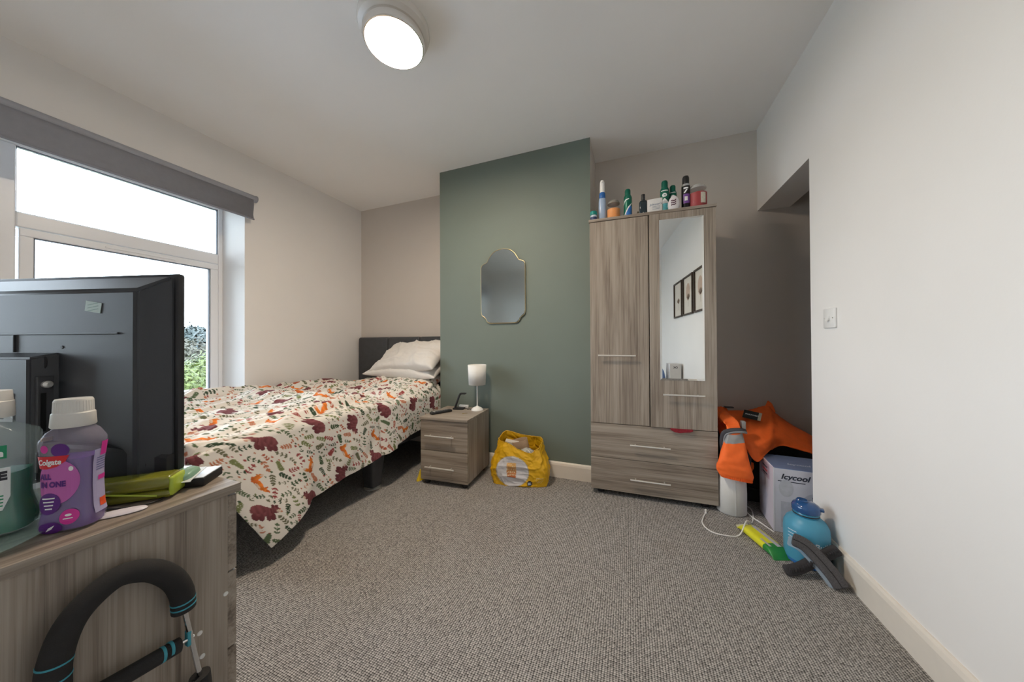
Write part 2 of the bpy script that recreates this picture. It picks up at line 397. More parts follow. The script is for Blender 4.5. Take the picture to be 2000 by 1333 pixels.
# ---- light switch
sw = thing('light_switch', 'white single rocker light switch on the long white wall', 'switch', (XR, 1.800, 1.105))
obj('plate', box((-.009, -.044, -.044), (0, .044, .044), .004), WHITEP, sw, 40)
obj('rocker', prism([(-.0115, -.011), (-.018, -.013), (-.009, .012), (-.0085, .012)], -.008, .008, 'y'), WHITEP, sw)
for y in (-.030, .030): obj('screw', lathe([(.0032, 0), (.003, .0012)], 12, (0, 0, 0)), CHROME, sw).matrix_local = Matrix.Translation((-.009, y, 0)) @ Matrix.Rotation(-PI/2, 4, 'Y')

# ---- outside the window: flat roof, bushes, far trees
struct('ground', box((-70, -40, -3.2), (-3.4, 70, -3.1)), mat('distant_grass', (.16, .20, .10), .9, var=.3, vscale=.4), label='grass far below beyond the window')
struct('roof_extension', box((-7.6, -4, -.05), (-3.4, 6.2, .17)), mat('blue_grey_roof_felt', (.38, .42, .48), .8, var=.08, vscale=3), label='blue grey flat roof just outside the window')
LEAFM = [mat('bright_green_leaves', (.058, .078, .011), .6, var=.4, vscale=9), mat('mid_green_leaves', (.036, .058, .020), .6, var=.35, vscale=6), mat('dull_olive_leaves', (.050, .047, .034), .7, var=.3, vscale=5), mat('dark_conifer_needles', (.034, .046, .046), .7, var=.3, vscale=5)]
BARK = mat('grey_brown_bark', (.13, .10, .07), .9, var=.2)
def tree(name, label, x, y, ztop, rx, rz, lm, leaf, n, group):
    t = thing(name, label, 'tree', (x, y, -3.1), 0, group)
    zc = ztop+3.1-rz
    obj('trunk', tube([(0, 0, -.05), (.1, 0, zc*.5), (0, .05, zc)], .12, 8, rs=[.16, .13, .08]), BARK, t, 60)
    V = []; F = []; r = np.random.default_rng(int(abs(x*100+y*10)))
    lobes = [(r.normal(0, .42, 3)*[rx, rx, rz], r.uniform(.4, .65)) for _ in range(14)]
    for k in range(n):
        c, s = lobes[k % 14]; d = r.normal(size=3); d /= np.linalg.norm(d); d[2] = abs(d[2])*.8 if r.random() < .7 else d[2]
        p = np.clip(c, [-rx*.6, -rx*.6, -rz*.6], [rx*.6, rx*.6, rz*.45])+d*s*np.array([rx, rx, rz])*r.uniform(.72, 1.0); p[2] += zc
        a = r.normal(size=3); a /= np.linalg.norm(a); q = np.cross(a, d); q /= np.linalg.norm(q)+1e-6; a = np.cross(d, q)+.5*d*r.normal()
        i = len(V); s2 = leaf*r.uniform(.6, 1.3); V += [p-a*s2, p-q*s2*.45, p+a*s2, p+q*s2*.45]; F.append((i, i+1, i+2, i+3))
    me = bpy.data.meshes.new('crown'); me.from_pydata([tuple(v) for v in V], [], F); me.materials.append(lm)
    o = bpy.data.objects.new('crown', me); COL.objects.link(o); o.parent = t; o['kind'] = 'stuff'
G = 'trees beyond the window'
tree('leafy_bush', 'bright green leafy bush just beyond the flat roof', -10.8, 4.7, .95, 1.9, 1.9, LEAFM[0], .055, 24000, G)
tree('leafy_bush', 'yellow green bush hidden mostly behind the television', -10.8, .4, .7, 2.0, 1.8, LEAFM[0], .10, 6000, G)
tree('olive_tree', 'dull olive tree rising behind the bright bush', -18.0, 7.6, 1.45, 1.8, 2.0, LEAFM[2], .09, 9000, G)
tree('green_tree', 'mid green tree beside the window jamb', -14.0, 6.5, 1.15, 1.2, 1.8, LEAFM[1], .07, 9000, G)
tree('conifer_tree', 'dark blue green far tree on the horizon', -22.5, 10.4, 2.3, 1.4, 2.2, LEAFM[3], .2, 4000, G)
tree('conifer_tree', 'dark spreading far tree next to the screen edge', -30, 12.6, 2.6, 1.8, 2.3, LEAFM[3], .2, 4000, G)

# ================================================================== FURNITURE
EDGE = mat('grey_brown_edge_band', (.30, .26, .215), .45, var=.1, vscale=60)
DARKGAP = mat('dark_cabinet_interior', (.035, .028, .022), .9, var=.1)
def handle(parent, x0, x1, z, y=0.0, r=.0055, off=.028):
    """straight bar handle on two posts, front at -y"""
    o = obj('handle', tube([(x0, y-off, z), (x1, y-off, z)], r, 12), CHROME, parent, 40)
    q = (x1-x0)*.14
    for x in (x0+q, x1-q): obj('post', tube([(x, y, z), (x, y-off, z)], r*.75, 10), CHROME, o, 40)
    return o
WR = math.radians(1.4)
wd = thing('wardrobe', 'tall wood-effect wardrobe with narrow mirror, two doors and two drawers', 'wardrobe', (-.246, 2.112, 0), WR)
WW, WD, WT = .730, .490, 1.822
obj('side_panel', box((0, .018, .035), (.016, WD, WT-.018), .001), WZ, wd); obj('side_panel', box((WW-.016, .018, .035), (WW, WD, WT-.018), .001), WZ, wd)
obj('top', box((-.004, -.004, WT-.018), (WW+.004, WD, WT), .0015), WX, wd)
obj('base_panel', box((.016, .018, .040), (WW-.016, WD, .056)), WX, wd); obj('back_panel', box((.016, WD-.006, .056), (WW-.016, WD, WT-.018)), DARKGAP, wd)
obj('shelf', box((.016, .022, .458), (WW-.016, WD-.006, .474)), WX, wd)
obj('divider', box((.355, .022, .474), (.371, WD-.006, WT-.018)), WZ, wd)
dl = obj('door', box((.002, 0, .473), (.3605, .016, WT-.021), .0012), WZ, wd); handle(dl, .053, .282, .916)
# mirrored door stands a little ajar
HX = WW-.002
dr = obj('door', xform(box((-(HX-.3665), 0, .473), (0, .016, WT-.021), .0012), (0, 0, 0)), WZ, wd, label='mirrored wardrobe door standing slightly ajar')
dr.location = (HX, 0, 0); dr.rotation_euler = (0, 0, math.radians(1.75))
handle(dr, .434-HX, .658-HX, .681)
mx0, mx1, mz0, mz1, bv = .4225-HX, .6645-HX, .768, 1.759, .011
b = bmesh.new()
ro = [(mx0, -.0025, mz0), (mx1, -.0025, mz0), (mx1, -.0025, mz1), (mx0, -.0025, mz1)]
ri = [(mx0+bv, -.0042, mz0+bv), (mx1-bv, -.0042, mz0+bv), (mx1-bv, -.0042, mz1-bv), (mx0+bv, -.0042, mz1-bv)]
addloft(b, [[(x, 0, z) for x, y, z in ro], ro, ri])
obj('mirror', b, mirror_mat('silver_mirror_glass', (.86, .87, .85), .004), dr, label='narrow bevelled mirror on the wardrobe door')
for i, (z0, z1, hz) in enumerate(((.036, .2465, .132), (.2495, .469, .350))):
    d = obj('drawer', box((.001, 0, z0), (WW-.001, .016, z1), .0012), WX, wd); handle(d, .244, .474, hz)
for x in (.06, WW-.06):
    for y in (.06, WD-.06): obj('foot', lathe([(.022, 0), (.024, .01), (.020, .036)], 16, (x, y, 0)), BLACK, wd, 40)
# red cloth caught under the mirrored door
def crumple(name, cx, cy, cz, sx, sy, sz, m, label, cat, seed, group=None, n=48, amp=.5, floor=None):
    """crumpled closed lump of cloth or paper"""
    bm = bmesh.new(); bmesh.ops.create_icosphere(bm, subdivisions=4, radius=1)
    for v in bm.verts:
        p = v.co.copy(); k = float(ridge(np.array([p.x*1.3+p.z*1.1+seed]), np.array([p.y*1.3-p.z*.9+seed*2]), 3, seed)[0])
        p *= 1-amp*.55+amp*k; v.co = Vector((p.x*sx, p.y*sy, p.z*sz))
        if floor is not None and v.co.z < floor: v.co.z = floor
    o = obj(name, bm, m, None, 179); o.location = (cx, cy, cz); return tag(o, label, cat, group)
red = bmesh.new()
path = [(0, 0), (.02, -.012), (.05, -.016), (.075, -.010), (.105, -.006), (.12, 0), (.12, .008), (0, .008)]
prism(path, -.012, .004, 'y', red)
o = obj('red_cloth', red, mat('dark_red_cloth', (.22, .012, .022), .85, var=.2, vscale=80), None); o.location = (.231, 2.118, .466)
tag(o, 'scrap of dark red clothing poking out under the mirrored door', 'clothing')

# ---- bedside drawers
NR = math.radians(3.6)
ns = thing('bedside_cabinet', 'small wood-effect two-drawer bedside cabinet next to the bed', 'cabinet', (-1.402, 1.836, 0), NR)
NW, ND, NT = .368, .395, .476
obj('side_panel', box((0, .017, .034), (.016, ND, NT-.017), .001), WZ, ns); obj('side_panel', box((NW-.016, .017, .034), (NW, ND, NT-.017), .001), WZ, ns)
obj('top', box((-.006, -.006, NT-.017), (NW+.002, ND, NT), .0015), WX, ns)
obj('base_panel', box((.016, .017, .036), (NW-.016, ND, .05)), WX, ns); obj('back_panel', box((.016, ND-.006, .05), (NW-.016, ND, NT-.017)), DARKGAP, ns)
for z0, z1, hz in ((.034, .242, .133), (.2455, .4565, .352)):
    d = obj('drawer', box((.0, 0, z0), (NW-.001, .016, z1), .0012), WX, ns); handle(d, .050, .278, hz)
for x in (.035, NW-.035):
    for y in (.035, ND-.05): obj('foot', lathe([(.016, 0), (.02, .006), (.020, .036)], 14, (x, y, 0)), BLACK, ns, 40)

# ---- chest of drawers carrying the television
ch = thing('chest_of_drawers', 'wood-effect chest of drawers carrying the television', 'drawers', (-1.6, .02, 0))
CW, CD, CT = .803, .398, .700
obj('side_panel', box((CW-.018, 0, 0), (CW-.003, CD-.018, CT-.018), .001), WZ, ch)
obj('side_panel', box((0, 0, 0), (.016, CD-.018, CT-.018), .001), WZ, ch)
obj('top', box((-.004, -.004, CT-.018), (CW+.004, CD+.002, CT), .0012), WY, ch)
obj('back_panel', box((.016, 0, .02), (CW-.018, .006, CT-.018)), DARKGAP, ch)
for k in range(4):
    z0 = .03+k*.1625
    d = obj('drawer', box((.004, CD-.018, z0), (CW-.004, CD-.002, z0+.159), .001), WX, ch)
    o = obj('handle', tube([(.28, CD+.026, z0+.08), (.52, CD+.026, z0+.08)], .0055, 12), CHROME, d, 40)
    for x in (.31, .49): obj('post', tube([(x, CD-.003, z0+.08), (x, CD+.026, z0+.08)], .004, 10), CHROME, o, 40)
for y, z in ((.334, .428), (.338, .379), (.376, .474), (.334, .15), (.05, .428)):
    obj('screw_cap', xform(lathe([(.0045, 0), (.004, .0016)], 14), (CW-.003, y, z), (0, PI/2, 0)), WHITEP, ch)

# ---- bed
FAUX = mat('dark_grey_faux_leather', (.050, .052, .057), .45, var=.12, vscale=25, bump=.12, bscale=300)
bed = thing('bed', 'small double bed with dark grey upholstered frame and headboard', 'bed', (-2.17, 1.60, 0))
bx0, bx1, by0, by1 = -2.775+2.17, -1.600+2.17, .690-1.60, 2.545-1.60
obj('side_rail', box((bx1-.05, by0, .245), (bx1, by1, .375), .012), FAUX, bed, 40); obj('side_rail', box((bx0, by0, .245), (bx0+.05, by1, .375), .012), FAUX, bed, 40)
obj('foot_rail', box((bx0+.05, by0, .245), (bx1-.05, by0+.05, .375), .012), FAUX, bed, 40)
for k in range(13):
    y = by0+.11+k*.135; obj('slat', box((bx0+.05, y, .33), (bx1-.05, y+.065, .345)), mat('pale_bed_slat', (.55, .42, .28), .6), bed)
for k in range(3):   # padded headboard panels
    x0 = bx0+.012+k*.402
    obj('headboard_panel', box((x0, by1, .30), (x0+.400, by1+.068, 1.070), .022, 4), FAUX, bed, 50)
for x, yy in ((bx1-.075, .80-1.6), (bx1-.075, 1.665-1.6), (bx1-.075, 2.47-1.6), (bx0+.075, .80-1.6), (bx0+.075, 2.47-1.6)):
    rings = [superring(hw, hw, z, 24, 5, (x, yy)) for z, hw in ((.018, .044), (.10, .050), (.20, .060), (.248, .064))]
    lg = obj('leg', addloft(bmesh.new(), rings), FAUX, bed, 50)
    obj('chrome_foot', lathe([(.040, 0), (.056, .003), (.057, .008), (.044, .015), (.040, .020)], 28, (x, yy, 0)), CHROME, lg, 40)
SHEET = mat('green_fitted_sheet', (.075, .10, .072), .9, var=.1)
ms = tag(obj('mattress', box((-2.772, .695, .377), (-1.605, 2.543, .580), .05, 4), SHEET, None, 60), 'mattress in a dark green sheet on the bed frame', 'mattress')

# ---- printed woodland bedding: motifs evaluated per vertex on the cloth
CREAM = np.array([.76, .725, .67])
def paint(S, T, size=1.0, seed=3):
    """S, T: cloth coordinates in metres -> colours"""
    C = np.tile(CREAM, (len(S), 1)); r = np.random.default_rng(seed)
    order = np.argsort(S); Ss = S[order]
    def stamp(cx, cy, rad, fn):
        a, b_ = np.searchsorted(Ss, (cx-rad, cx+rad)); idx = order[a:b_]
        if not len(idx): return
        idx = idx[np.abs(T[idx]-cy) < rad]
        if len(idx): fn(idx, S[idx]-cx, T[idx]-cy)
    def ell(idx, x, y, ex, ey, a, b_, ang, col, sh=.12):
        c, s = math.cos(ang), math.sin(ang); u, v = (x-ex)*c+(y-ey)*s, -(x-ex)*s+(y-ey)*c
        d = (u/a)**2+(v/b_)**2; m = d < 1
        if m.any():
            tone = 1+sh*(v[m]/b_)+sh*.7*np.sin(u[m]*260)
            C[idx[m]] = np.clip(np.array(col)*tone[:, None], 0, 1)
    MAR, MAR2 = (.205, .066, .074), (.145, .042, .050)
    OR, OR2, PALE = (.70, .20, .035), (.56, .13, .03), (.66, .52, .42)
    def bear(k, ang, fl):
        def f(idx, x, y):
            c, s = math.cos(ang), math.sin(ang); x, y = (x*c+y*s)*fl/k, (-x*s+y*c)/k
            for e in ((-.034, -.020, .014, .019), (-.014, -.022, .012, .019), (.016, -.022, .012, .019), (.034, -.020, .012, .018)): ell(idx, x, y, *e, 0, MAR2)
            ell(idx, x, y, -.005, .006, .047, .026, -.05, MAR, .2); ell(idx, x, y, -.02, .016, .030, .021, .2, MAR, .2)
            ell(idx, x, y, .044, .017, .020, .018, .3, MAR, .2); ell(idx, x, y, .036, .035, .007, .007, 0, MAR2); ell(idx, x, y, .052, .034, .007, .007, 0, MAR2)
            ell(idx, x, y, .060, .012, .009, .007, 0, PALE); ell(idx, x, y, .028, .010, .003, .020, .2, MAR2)
        return f
    def fox(k, ang, fl):
        def f(idx, x, y):
            c, s = math.cos(ang), math.sin(ang); x, y = (x*c+y*s)*fl/k, (-x*s+y*c)/k
            ell(idx, x, y, 0, 0, .030, .014, .25, OR, .2); ell(idx, x, y, -.022, -.008, .016, .013, 0, OR2, .2)
            ell(idx, x, y, .026, .014, .014, .009, .5, OR, .2); ell(idx, x, y, .036, .024, .009, .004, .6, OR2); ell(idx, x, y, .020, .024, .004, .007, .3, OR2)
            ell(idx, x, y, -.034, .010, .009, .022, .5, OR, .2); ell(idx, x, y, -.040, .026, .005, .009, .5, PALE); ell(idx, x, y, .006, -.006, .014, .005, .3, PALE)
        return f
    GR = [(.065, .105, .055), (.11, .155, .085), (.20, .23, .10), (.16, .16, .10), (.045, .075, .045)]
    RU = [(.42, .11, .06), (.50, .20, .12), (.32, .07, .07)]
    def sprig(k, ang, col, n, lw, big):
        def f(idx, x, y):
            c, s = math.cos(ang), math.sin(ang); x, y = (x*c+y*s)/k, (-x*s+y*c)/k
            ell(idx, x, y, 0, 0, .022, .0012, 0, col)
            for i in range(n):
                t = -.018+.036*i/max(1, n-1); w_ = big*(1-.4*i/n)
                for sg in (1, -1): ell(idx, x, y, t+w_*.5, sg*w_*.75, w_, lw, sg*.95, col)
            ell(idx, x, y, .024, 0, big*.9, lw, 0, col)
        return f
    def blob(k, col):
        return lambda idx, x, y: ell(idx, x, y, 0, 0, .0055*k, .0045*k, .4, col)
    s0, s1, t0, t1 = S.min(), S.max(), T.min(), T.max()
    big = []
    row = 0; x = s0+.05
    while x < s1+.05:                                   # rows of bears and rows of foxes along the bed
        y = t0+(row % 2)*.14*size+(row//2 % 2)*.07*size
        while y < t1+.05:
            big.append((x+r.normal(0, .014), y+r.normal(0, .02), (.060, .042)[row % 2]*size, row % 2)); y += .275*size
        x += .150*size; row += 1
    small = []; pts = [(a[0], a[1], a[2]) for a in big]
    gridc = {}
    def near(cx, cy, rr):
        gx, gy = int(cx/.08), int(cy/.08)
        for i in range(gx-1, gx+2):
            for j in range(gy-1, gy+2):
                for q in gridc.get((i, j), ()):
                    if (q[0]-cx)**2+(q[1]-cy)**2 < (q[2]+rr)**2: return True
        return False
    for q in pts: gridc.setdefault((int(q[0]/.08), int(q[1]/.08)), []).append(q)
    area = (s1-s0)*(t1-t0)/size**2
    for rr, cnt in ((.029, 1300), (.018, 1600), (.008, 2600)):
        for _ in range(int(cnt*area)):
            cx, cy = r.uniform(s0, s1), r.uniform(t0, t1); q = rr*size
            if near(cx, cy, q*.82): continue
            gridc.setdefault((int(cx/.08), int(cy/.08)), []).append((cx, cy, q*.82)); small.append((cx, cy, q))
    for cx, cy, q in small:
        a = r.uniform(0, 2*PI); u = r.random()
        if q > .02*size: fn = sprig(q/.026, a, GR[r.integers(5)] if u < .8 else RU[r.integers(3)], int(r.integers(3, 6)), .0030+.002*r.random(), .008)
        elif q > .01*size: fn = sprig(q/.026, a, GR[r.integers(5)] if u < .72 else RU[r.integers(3)], int(r.integers(2, 4)), .0045, .010)
        else: fn = blob(size*r.uniform(.7, 1.2), RU[r.integers(3)] if u < .55 else GR[r.integers(5)])
        stamp(cx, cy, q*1.6, fn)
    for cx, cy, q, kind in big:
        a = r.uniform(-.6, .6)+(PI/2 if r.random() < .4 else 0); fl = 1 if r.random() < .5 else -1
        stamp(cx, cy, .08*size, bear(size*1.02, a, fl) if kind == 0 else fox(size*1.08, a, fl))
    return C
FLORAL = attr_mat('printed_cotton', .85, .2, 1200)
def lerp(a, b_, t): return a+(b_-a)*t
def sstep(a, b_, x): t = np.clip((x-a)/(b_-a), 0, 1); return t*t*(3-2*t)
def make_duvet():
    nu, nv = 500, 560
    u = np.linspace(0, 1, nu)[:, None]*np.ones((1, nv)); vv = np.linspace(0, 1, nv)[None, :]*np.ones((nu, 1))
    top_w, rad = 1.125, .065                                   # flat width, edge radius
    ytop = lerp(.52, 2.34, u)
    # hem height along the near side (two layers meet at y = 1.64)
    zh = np.where(ytop < 1.64, np.interp(ytop, [.52, .58, .80, .98, 1.64], [.085, .100, .165, .195, .262]), np.interp(ytop, [1.64, 2.05, 2.34], [.285, .325, .40]))
    zt0 = .622
    drop = zt0-rad-zh; arc = rad*PI/2; tot = top_w+arc+drop; s = vv*tot
    x_t, ed = -2.772, -2.772+top_w
    a = np.clip((s-top_w)/arc, 0, 1)*PI/2; dn = np.clip(s-top_w-arc, 0, None)
    X = np.where(s < top_w, x_t+s, ed+rad*np.sin(a)); Z = np.where(s < top_w, zt0, zt0-rad+rad*np.cos(a)-dn)
    side = sstep(top_w, top_w+arc, s)
    # foot hem leans: further from the foot towards the hanging corner
    Y = ytop+(1-u)*side*(np.interp(dn, [0, .25, .5], [.14, .28, .41]))
    nxn, nzn = np.sin(a), np.cos(a)                             # outward normal of the profile
    puff = fbm(X*1.6+3, Y*1.6, 4, 1.3)*.020+fbm(X*4, Y*4, 3, 7)*.010
    wr = (ridge(X*4.4+Y*.9, Y*1.5-X*.4, 3, 2.1)-.35)*.042*(1-.7*side)+(ridge(X*10+Y*2.5, Y*2.6, 2, 8.1)-.35)*.024*(1-.7*side)
    cn = vnoise(X*6+Y*1.1+3.3, Y*1.5-X*.6); cn2 = vnoise(X*9-Y*1.4+8.1, Y*2.1+X)
    wr = wr+((np.clip(1-np.abs(2*cn-1)*3.0, 0, 1))*.034-(np.clip(1-np.abs(2*cn2-1)*2.6, 0, 1))*.026)*(1-.72*side)*(1-.5*sstep(1.9, 2.2, Y))
    wall = np.exp(-((X-x_t)/.20)**2)*(.048+.02*np.sin(Y*3.0))*(1-sstep(2.15, 2.33, Y))
    head = sstep(1.78, 2.20, Y)*(.085*np.exp(-((X+1.95)/.42)**2))*(1-side*.6)
    valley = -.030*np.exp(-((Y-1.72-.12*(X+2.2))/.07)**2)*(1-side)
    layer = np.where(Y > 1.64, .020, .0)*side*sstep(0, .03, np.abs(Y-1.64)+.01)-.014*np.exp(-((Y-1.64)/.025)**2)*side
    folds = (np.sin(Y*9.0+2.2*fbm(Y*2, dn*2, 2, 3))*.010+fbm(Y*5, dn*3, 3, 11)*.030)*np.clip(dn/.25, 0, 1)
    flare = .05*np.clip(dn/.45, 0, 1)*np.exp(-((Y-.98)/.25)**2)+.012*np.clip(dn/.3, 0, 1)
    corner = .03*np.exp(-((Y-1.12-.1*dn)/.045)**2)*np.clip((dn-.2)/.2, 0, 1)
    d = puff*(1-.5*side)+wr+wall+head+valley
    X2 = X+nxn*(d*.35+layer+folds+flare-corner)*1.0; Z2 = Z+nzn*d
    ef = np.clip(.685-ytop, 0, None)*(1-side); Y = Y+ef*.92; Z2 = Z2-ef*1.0
    X2 = np.maximum(X2, XL+.012); X2 = np.where(side > .98, np.maximum(X2, -1.590+.03*np.clip(folds, 0, 1)), X2)
    Z2 = np.where((side < .01) & (ytop > .685), np.maximum(Z2, .588), Z2)
    V = np.stack([X2, Y, Z2], -1).reshape(-1, 3)
    C = paint(s.ravel()+.05*fbm(Y*1.5, X*1.5, 2, 4).ravel()*0, (u*1.82).ravel(), 1.0)
    o = grid_obj('duvet', V, nu, nv, FLORAL, None, C)
    md = o.modifiers.new('thickness', 'SOLIDIFY'); md.thickness = .007; md.offset = -1
    return tag(o, 'cream duvet printed with bears, foxes and leaves spread over the bed', 'duvet')
make_duvet()
LINEN = mat('white_pillow_cotton', (.70, .675, .64), .85, var=.02, bump=.15, bscale=500)
def pillow(name, label, loc, rot, hw, hh, th, m, seed, printed=False):
    n = 120 if printed else 80
    a = np.linspace(-1, 1, n)[:, None]*np.ones((1, n)); b_ = np.linspace(-1, 1, n)[None, :]*np.ones((n, 1))
    prof = np.clip((1-np.abs(a)**2.6)*(1-np.abs(b_)**2.6), 0, 1)**.42
    pin = 1-.06*(np.abs(a)*np.abs(b_))**0-.0*a
    x, y = a*hw*(1-.10*(1-np.abs(b_)**2)*np.abs(a)**6+0), b_*hh*(1-.12*(1-np.abs(a)**2)*np.abs(b_)**6)
    w_ = (ridge(a*2.0+b_*.6, b_*1.6-a*.4, 3, seed)-.35)*.34+fbm(a*1.7, b_*1.7, 3, seed)*.3
    zt = th*prof*(1+1.5*w_); zb = -th*.75*prof
    V = np.concatenate([np.stack([x, y, zt], -1).reshape(-1, 3), np.stack([x, y, zb], -1).reshape(-1, 3)])
    me = bpy.data.meshes.new(name); i = np.arange(n-1)[:, None]; j = np.arange(n-1)[None, :]; q = i*n+j
    F = np.stack([q, q+n, q+n+1, q+1], -1).reshape(-1, 4); F = np.concatenate([F, F[:, ::-1]+n*n])
    me.from_pydata(V.tolist(), [], F.tolist()); bm = bmesh.new(); bm.from_mesh(me); bmesh.ops.remove_doubles(bm, verts=bm.verts, dist=1e-4)
    bm.to_mesh(me); bm.free(); me.polygons.foreach_set('use_smooth', [True]*len(me.polygons))
    if printed:
        co = np.zeros(len(me.vertices)*3, np.float32); me.vertices.foreach_get('co', co); co = co.reshape(-1, 3)
        c = paint(co[:, 0]+1, co[:, 1]+1, .9, 9); at = me.color_attributes.new('print', 'FLOAT_COLOR', 'POINT')
        at.data.foreach_set('color', np.ascontiguousarray(np.c_[c, np.ones(len(c))], dtype=np.float32).ravel())
    me.materials.append(m); o = bpy.data.objects.new(name, me); COL.objects.link(o); o.location = loc; o.rotation_euler = rot
    return tag(o, label, 'pillow')
pillow('pillow', 'floral printed pillow half hidden under the white pillows', (-1.90, 2.33, .665), (.20, 0, .05), .34, .19, .055, FLORAL, 2.2, True)
pillow('pillow', 'flatter white pillow underneath the top pillow', (-1.925, 2.36, .770), (.30, .02, .04), .385, .19, .070, LINEN, 4.4)
pillow('pillow', 'plump white pillow on top, leaning against the headboard', (-1.895, 2.37, .880), (.55, -.05, -.03), .36, .22, .095, LINEN, 6.1)

# ---- wall mirror on the chimney breast
wm = thing('wall_mirror', 'arched gold-rimmed mirror hanging on the green chimney breast', 'mirror', (-.943, YC, 1.46))
half = [(0, .293), (.055, .284), (.095, .258), (.122, .222), (.137, .196), (.158, .188), (.180, .176), (.189, .155), (.190, .10), (.190, 0), (.190, -.14), (.189, -.205), (.183, -.232), (.164, -.247), (.148, -.262), (.138, -.283), (.118, -.297), (.09, -.300), (0, -.300)]
outl = half+[(-x, z) for x, z in reversed(half[1:-1])]
b = prism([(x*.985, z*.985) for x, z in outl], -.014, -.002, 'y')
obj('glass', b, mirror_mat('smoky_mirror_glass', (.50, .55, .54), .14), wm)
obj('frame', tube([(x, -.010, z) for x, z in smooth_path([(x, z, 0) for x, z in outl], 3, True) for _ in (0,)] if False else [(p.x, -.010, p.y) for p in smooth_path([(x, z, 0) for x, z in outl], 3, True)], .0030, 8, True), mat('pale_gold_metal', (.62, .50, .30), .3, 1.0, var=.03), wm, 60)

# ---- bedside lamp
lp = thing('table_lamp', 'small white table lamp on the bedside cabinet', 'lamp', (-1.118, 2.165, NT))
obj('base', lathe([(.046, 0), (.047, .004), (.043, .012), (.030, .022), (.012, .030), (.006, .034)], 32), WHITEP, lp, 40)
obj('stem', lathe([(.0045, .030), (.0045, .215)], 12), WHITEP, lp, 40)
SHADE = mat('white_paper_shade', (.74, .73, .70), .8, var=.02, bump=.1, bscale=600)
o = obj('lamp_shade', lathe([(.066, .200), (.0725, .356)], 40, cap0=False, cap1=False), SHADE, lp, 60); md = o.modifiers.new('t', 'SOLIDIFY'); md.thickness = .002
for a in range(3): obj('spider', tube([(0, 0, .335), (.071*math.cos(a*2.09), .071*math.sin(a*2.09), .345)], .0012, 6), WHITEP, lp)
obj('bulb', lathe([(.010, .215), (.012, .24), (.022, .262), (.022, .278), (.012, .296), (.001, .30)], 16), WHITEP, lp, 60)

# ================================================================== TELEVISION AND THE CHEST TOP
TVB = mat('black_grey_tv_plastic', (.040, .042, .048), .38, var=.06, vscale=12, bump=.08, bscale=900)
TVD = mat('dark_tv_plastic', (.020, .020, .023), .45, var=.1)
tv = thing('television', 'flat television seen from behind on the chest of drawers', 'television', (-1.248, .264, .700), math.radians(15.2))
def frustum(x0, x1, z0, z1, yb_, ix0, ix1, iz0, iz1, yf, bev=.006):
    b = bmesh.new()
    addloft(b, [[(x0, yb_, z0), (x1, yb_, z0), (x1, yb_, z1), (x0, yb_, z1)], [(ix0, yf, iz0), (ix1, yf, iz0), (ix1, yf, iz1), (ix0, yf, iz1)]])
    bmesh.ops.recalc_face_normals(b, faces=b.faces)
    if bev: bmesh.ops.bevel(b, geom=b.edges[:], offset=bev, segments=2, affect='EDGES')
    return b
obj('bezel', box((-.366, 0, .020), (.366, .014, .452), .005), TVD, tv, 40)
obj('screen', box((-.352, .0135, .036), (.352, .0150, .440)), mat('dark_tv_screen', (.008, .008, .010), .12, var=0), tv)
bk = obj('back_shell', frustum(-.362, .362, .024, .448, 0, -.322, .322, .030, .412, -.040), TVB, tv, 35)
obj('rib', box((-.290, -.0432, .322), (.285, -.0385, .326), .001), TVB, bk); obj('rib', box((.03, -.0432, .286), (.036, -.0385, .322), .001), TVB, bk)
hs = obj('electronics_housing', frustum(-.290, .143, .026, .286, -.035, -.280, .133, .030, .276, -.074, .004), TVB, tv, 35)
for k in range(46): obj('vent_slot', box((-.252+k*.0066, -.0752, .245), (-.2492+k*.0066, -.0735, .262)), TVD, hs)
pp = obj('port_panel', box((.134, -.0665, .048), (.1425, -.0465, .238), .0006), mat('grey_port_panel', (.055, .055, .060), .5, var=.05), hs)
obj('aerial_socket', xform(lathe([(.007, 0), (.007, .005), (.004, .0055), (.004, .010)], 16), (.1425, -.0565, .222), (0, PI/2, 0)), CHROME, pp, 40)
obj('card_slot', box((.1425, -.0635, .128), (.1432, -.0565, .205)), mat('deep_black', (.004, .004, .004), .7, var=0), pp)
obj('port', box((.1425, -.0635, .108), (.1450, -.0485, .116), .001), mat('gold_connector', (.75, .48, .12), .3, 1.0, var=.05), pp)
obj('port', box((.1425, -.0635, .090), (.1450, -.0485, .097), .001), TVD, pp)
obj('finger_recess', xform(lathe([(.012, 0), (.011, .0008)], 20, sy=.4), (.1400, -.0565, .266), (0, PI/2, PI/2)), TVD, hs)
for x, z in ((-.062, .212), (-.062, .105), (-.232, .212), (-.232, .105)):
    obj('mount_socket', xform(lathe([(.013, 0), (.012, .003), (.005, .0032), (.005, .0005)], 18), (x+.075, -.074, z+.012), (PI/2, 0, 0)), TVD, hs, 40)
LBL = mat('silver_rating_label', (.50, .52, .53), .5, var=.03)
lb = obj('rating_label', box((-.150, -.0752, .150), (.100, -.0741, .205)), LBL, hs, label='silver rating label printed HDMI')
obj('lettering', xform(text_bm('HDMI', .013, .15, .0003), (.074, -.0755, .195), (PI/2, 0, 0)), INK, lb)
for k, (x, w_) in enumerate(((-.01, .16), (-.02, .14), (.0, .15), (.075, .03), (.02, .12))):
    obj('print_line', xform(rect2(-w_/2, -.0008, w_/2, .0008), (x, -.0755, .184-.007*k), (PI/2, 0, 0)), INK, lb)
st = obj('sticker', xform(box((-.0185, -.0004, -.0105), (.0185, .0004, .0105)), (.225, -.0407, .378), (0, .16, 0)), mat('pale_green_sticker', (.47, .56, .52), .6, var=.03), bk, label='pale green paper sticker on the shell')
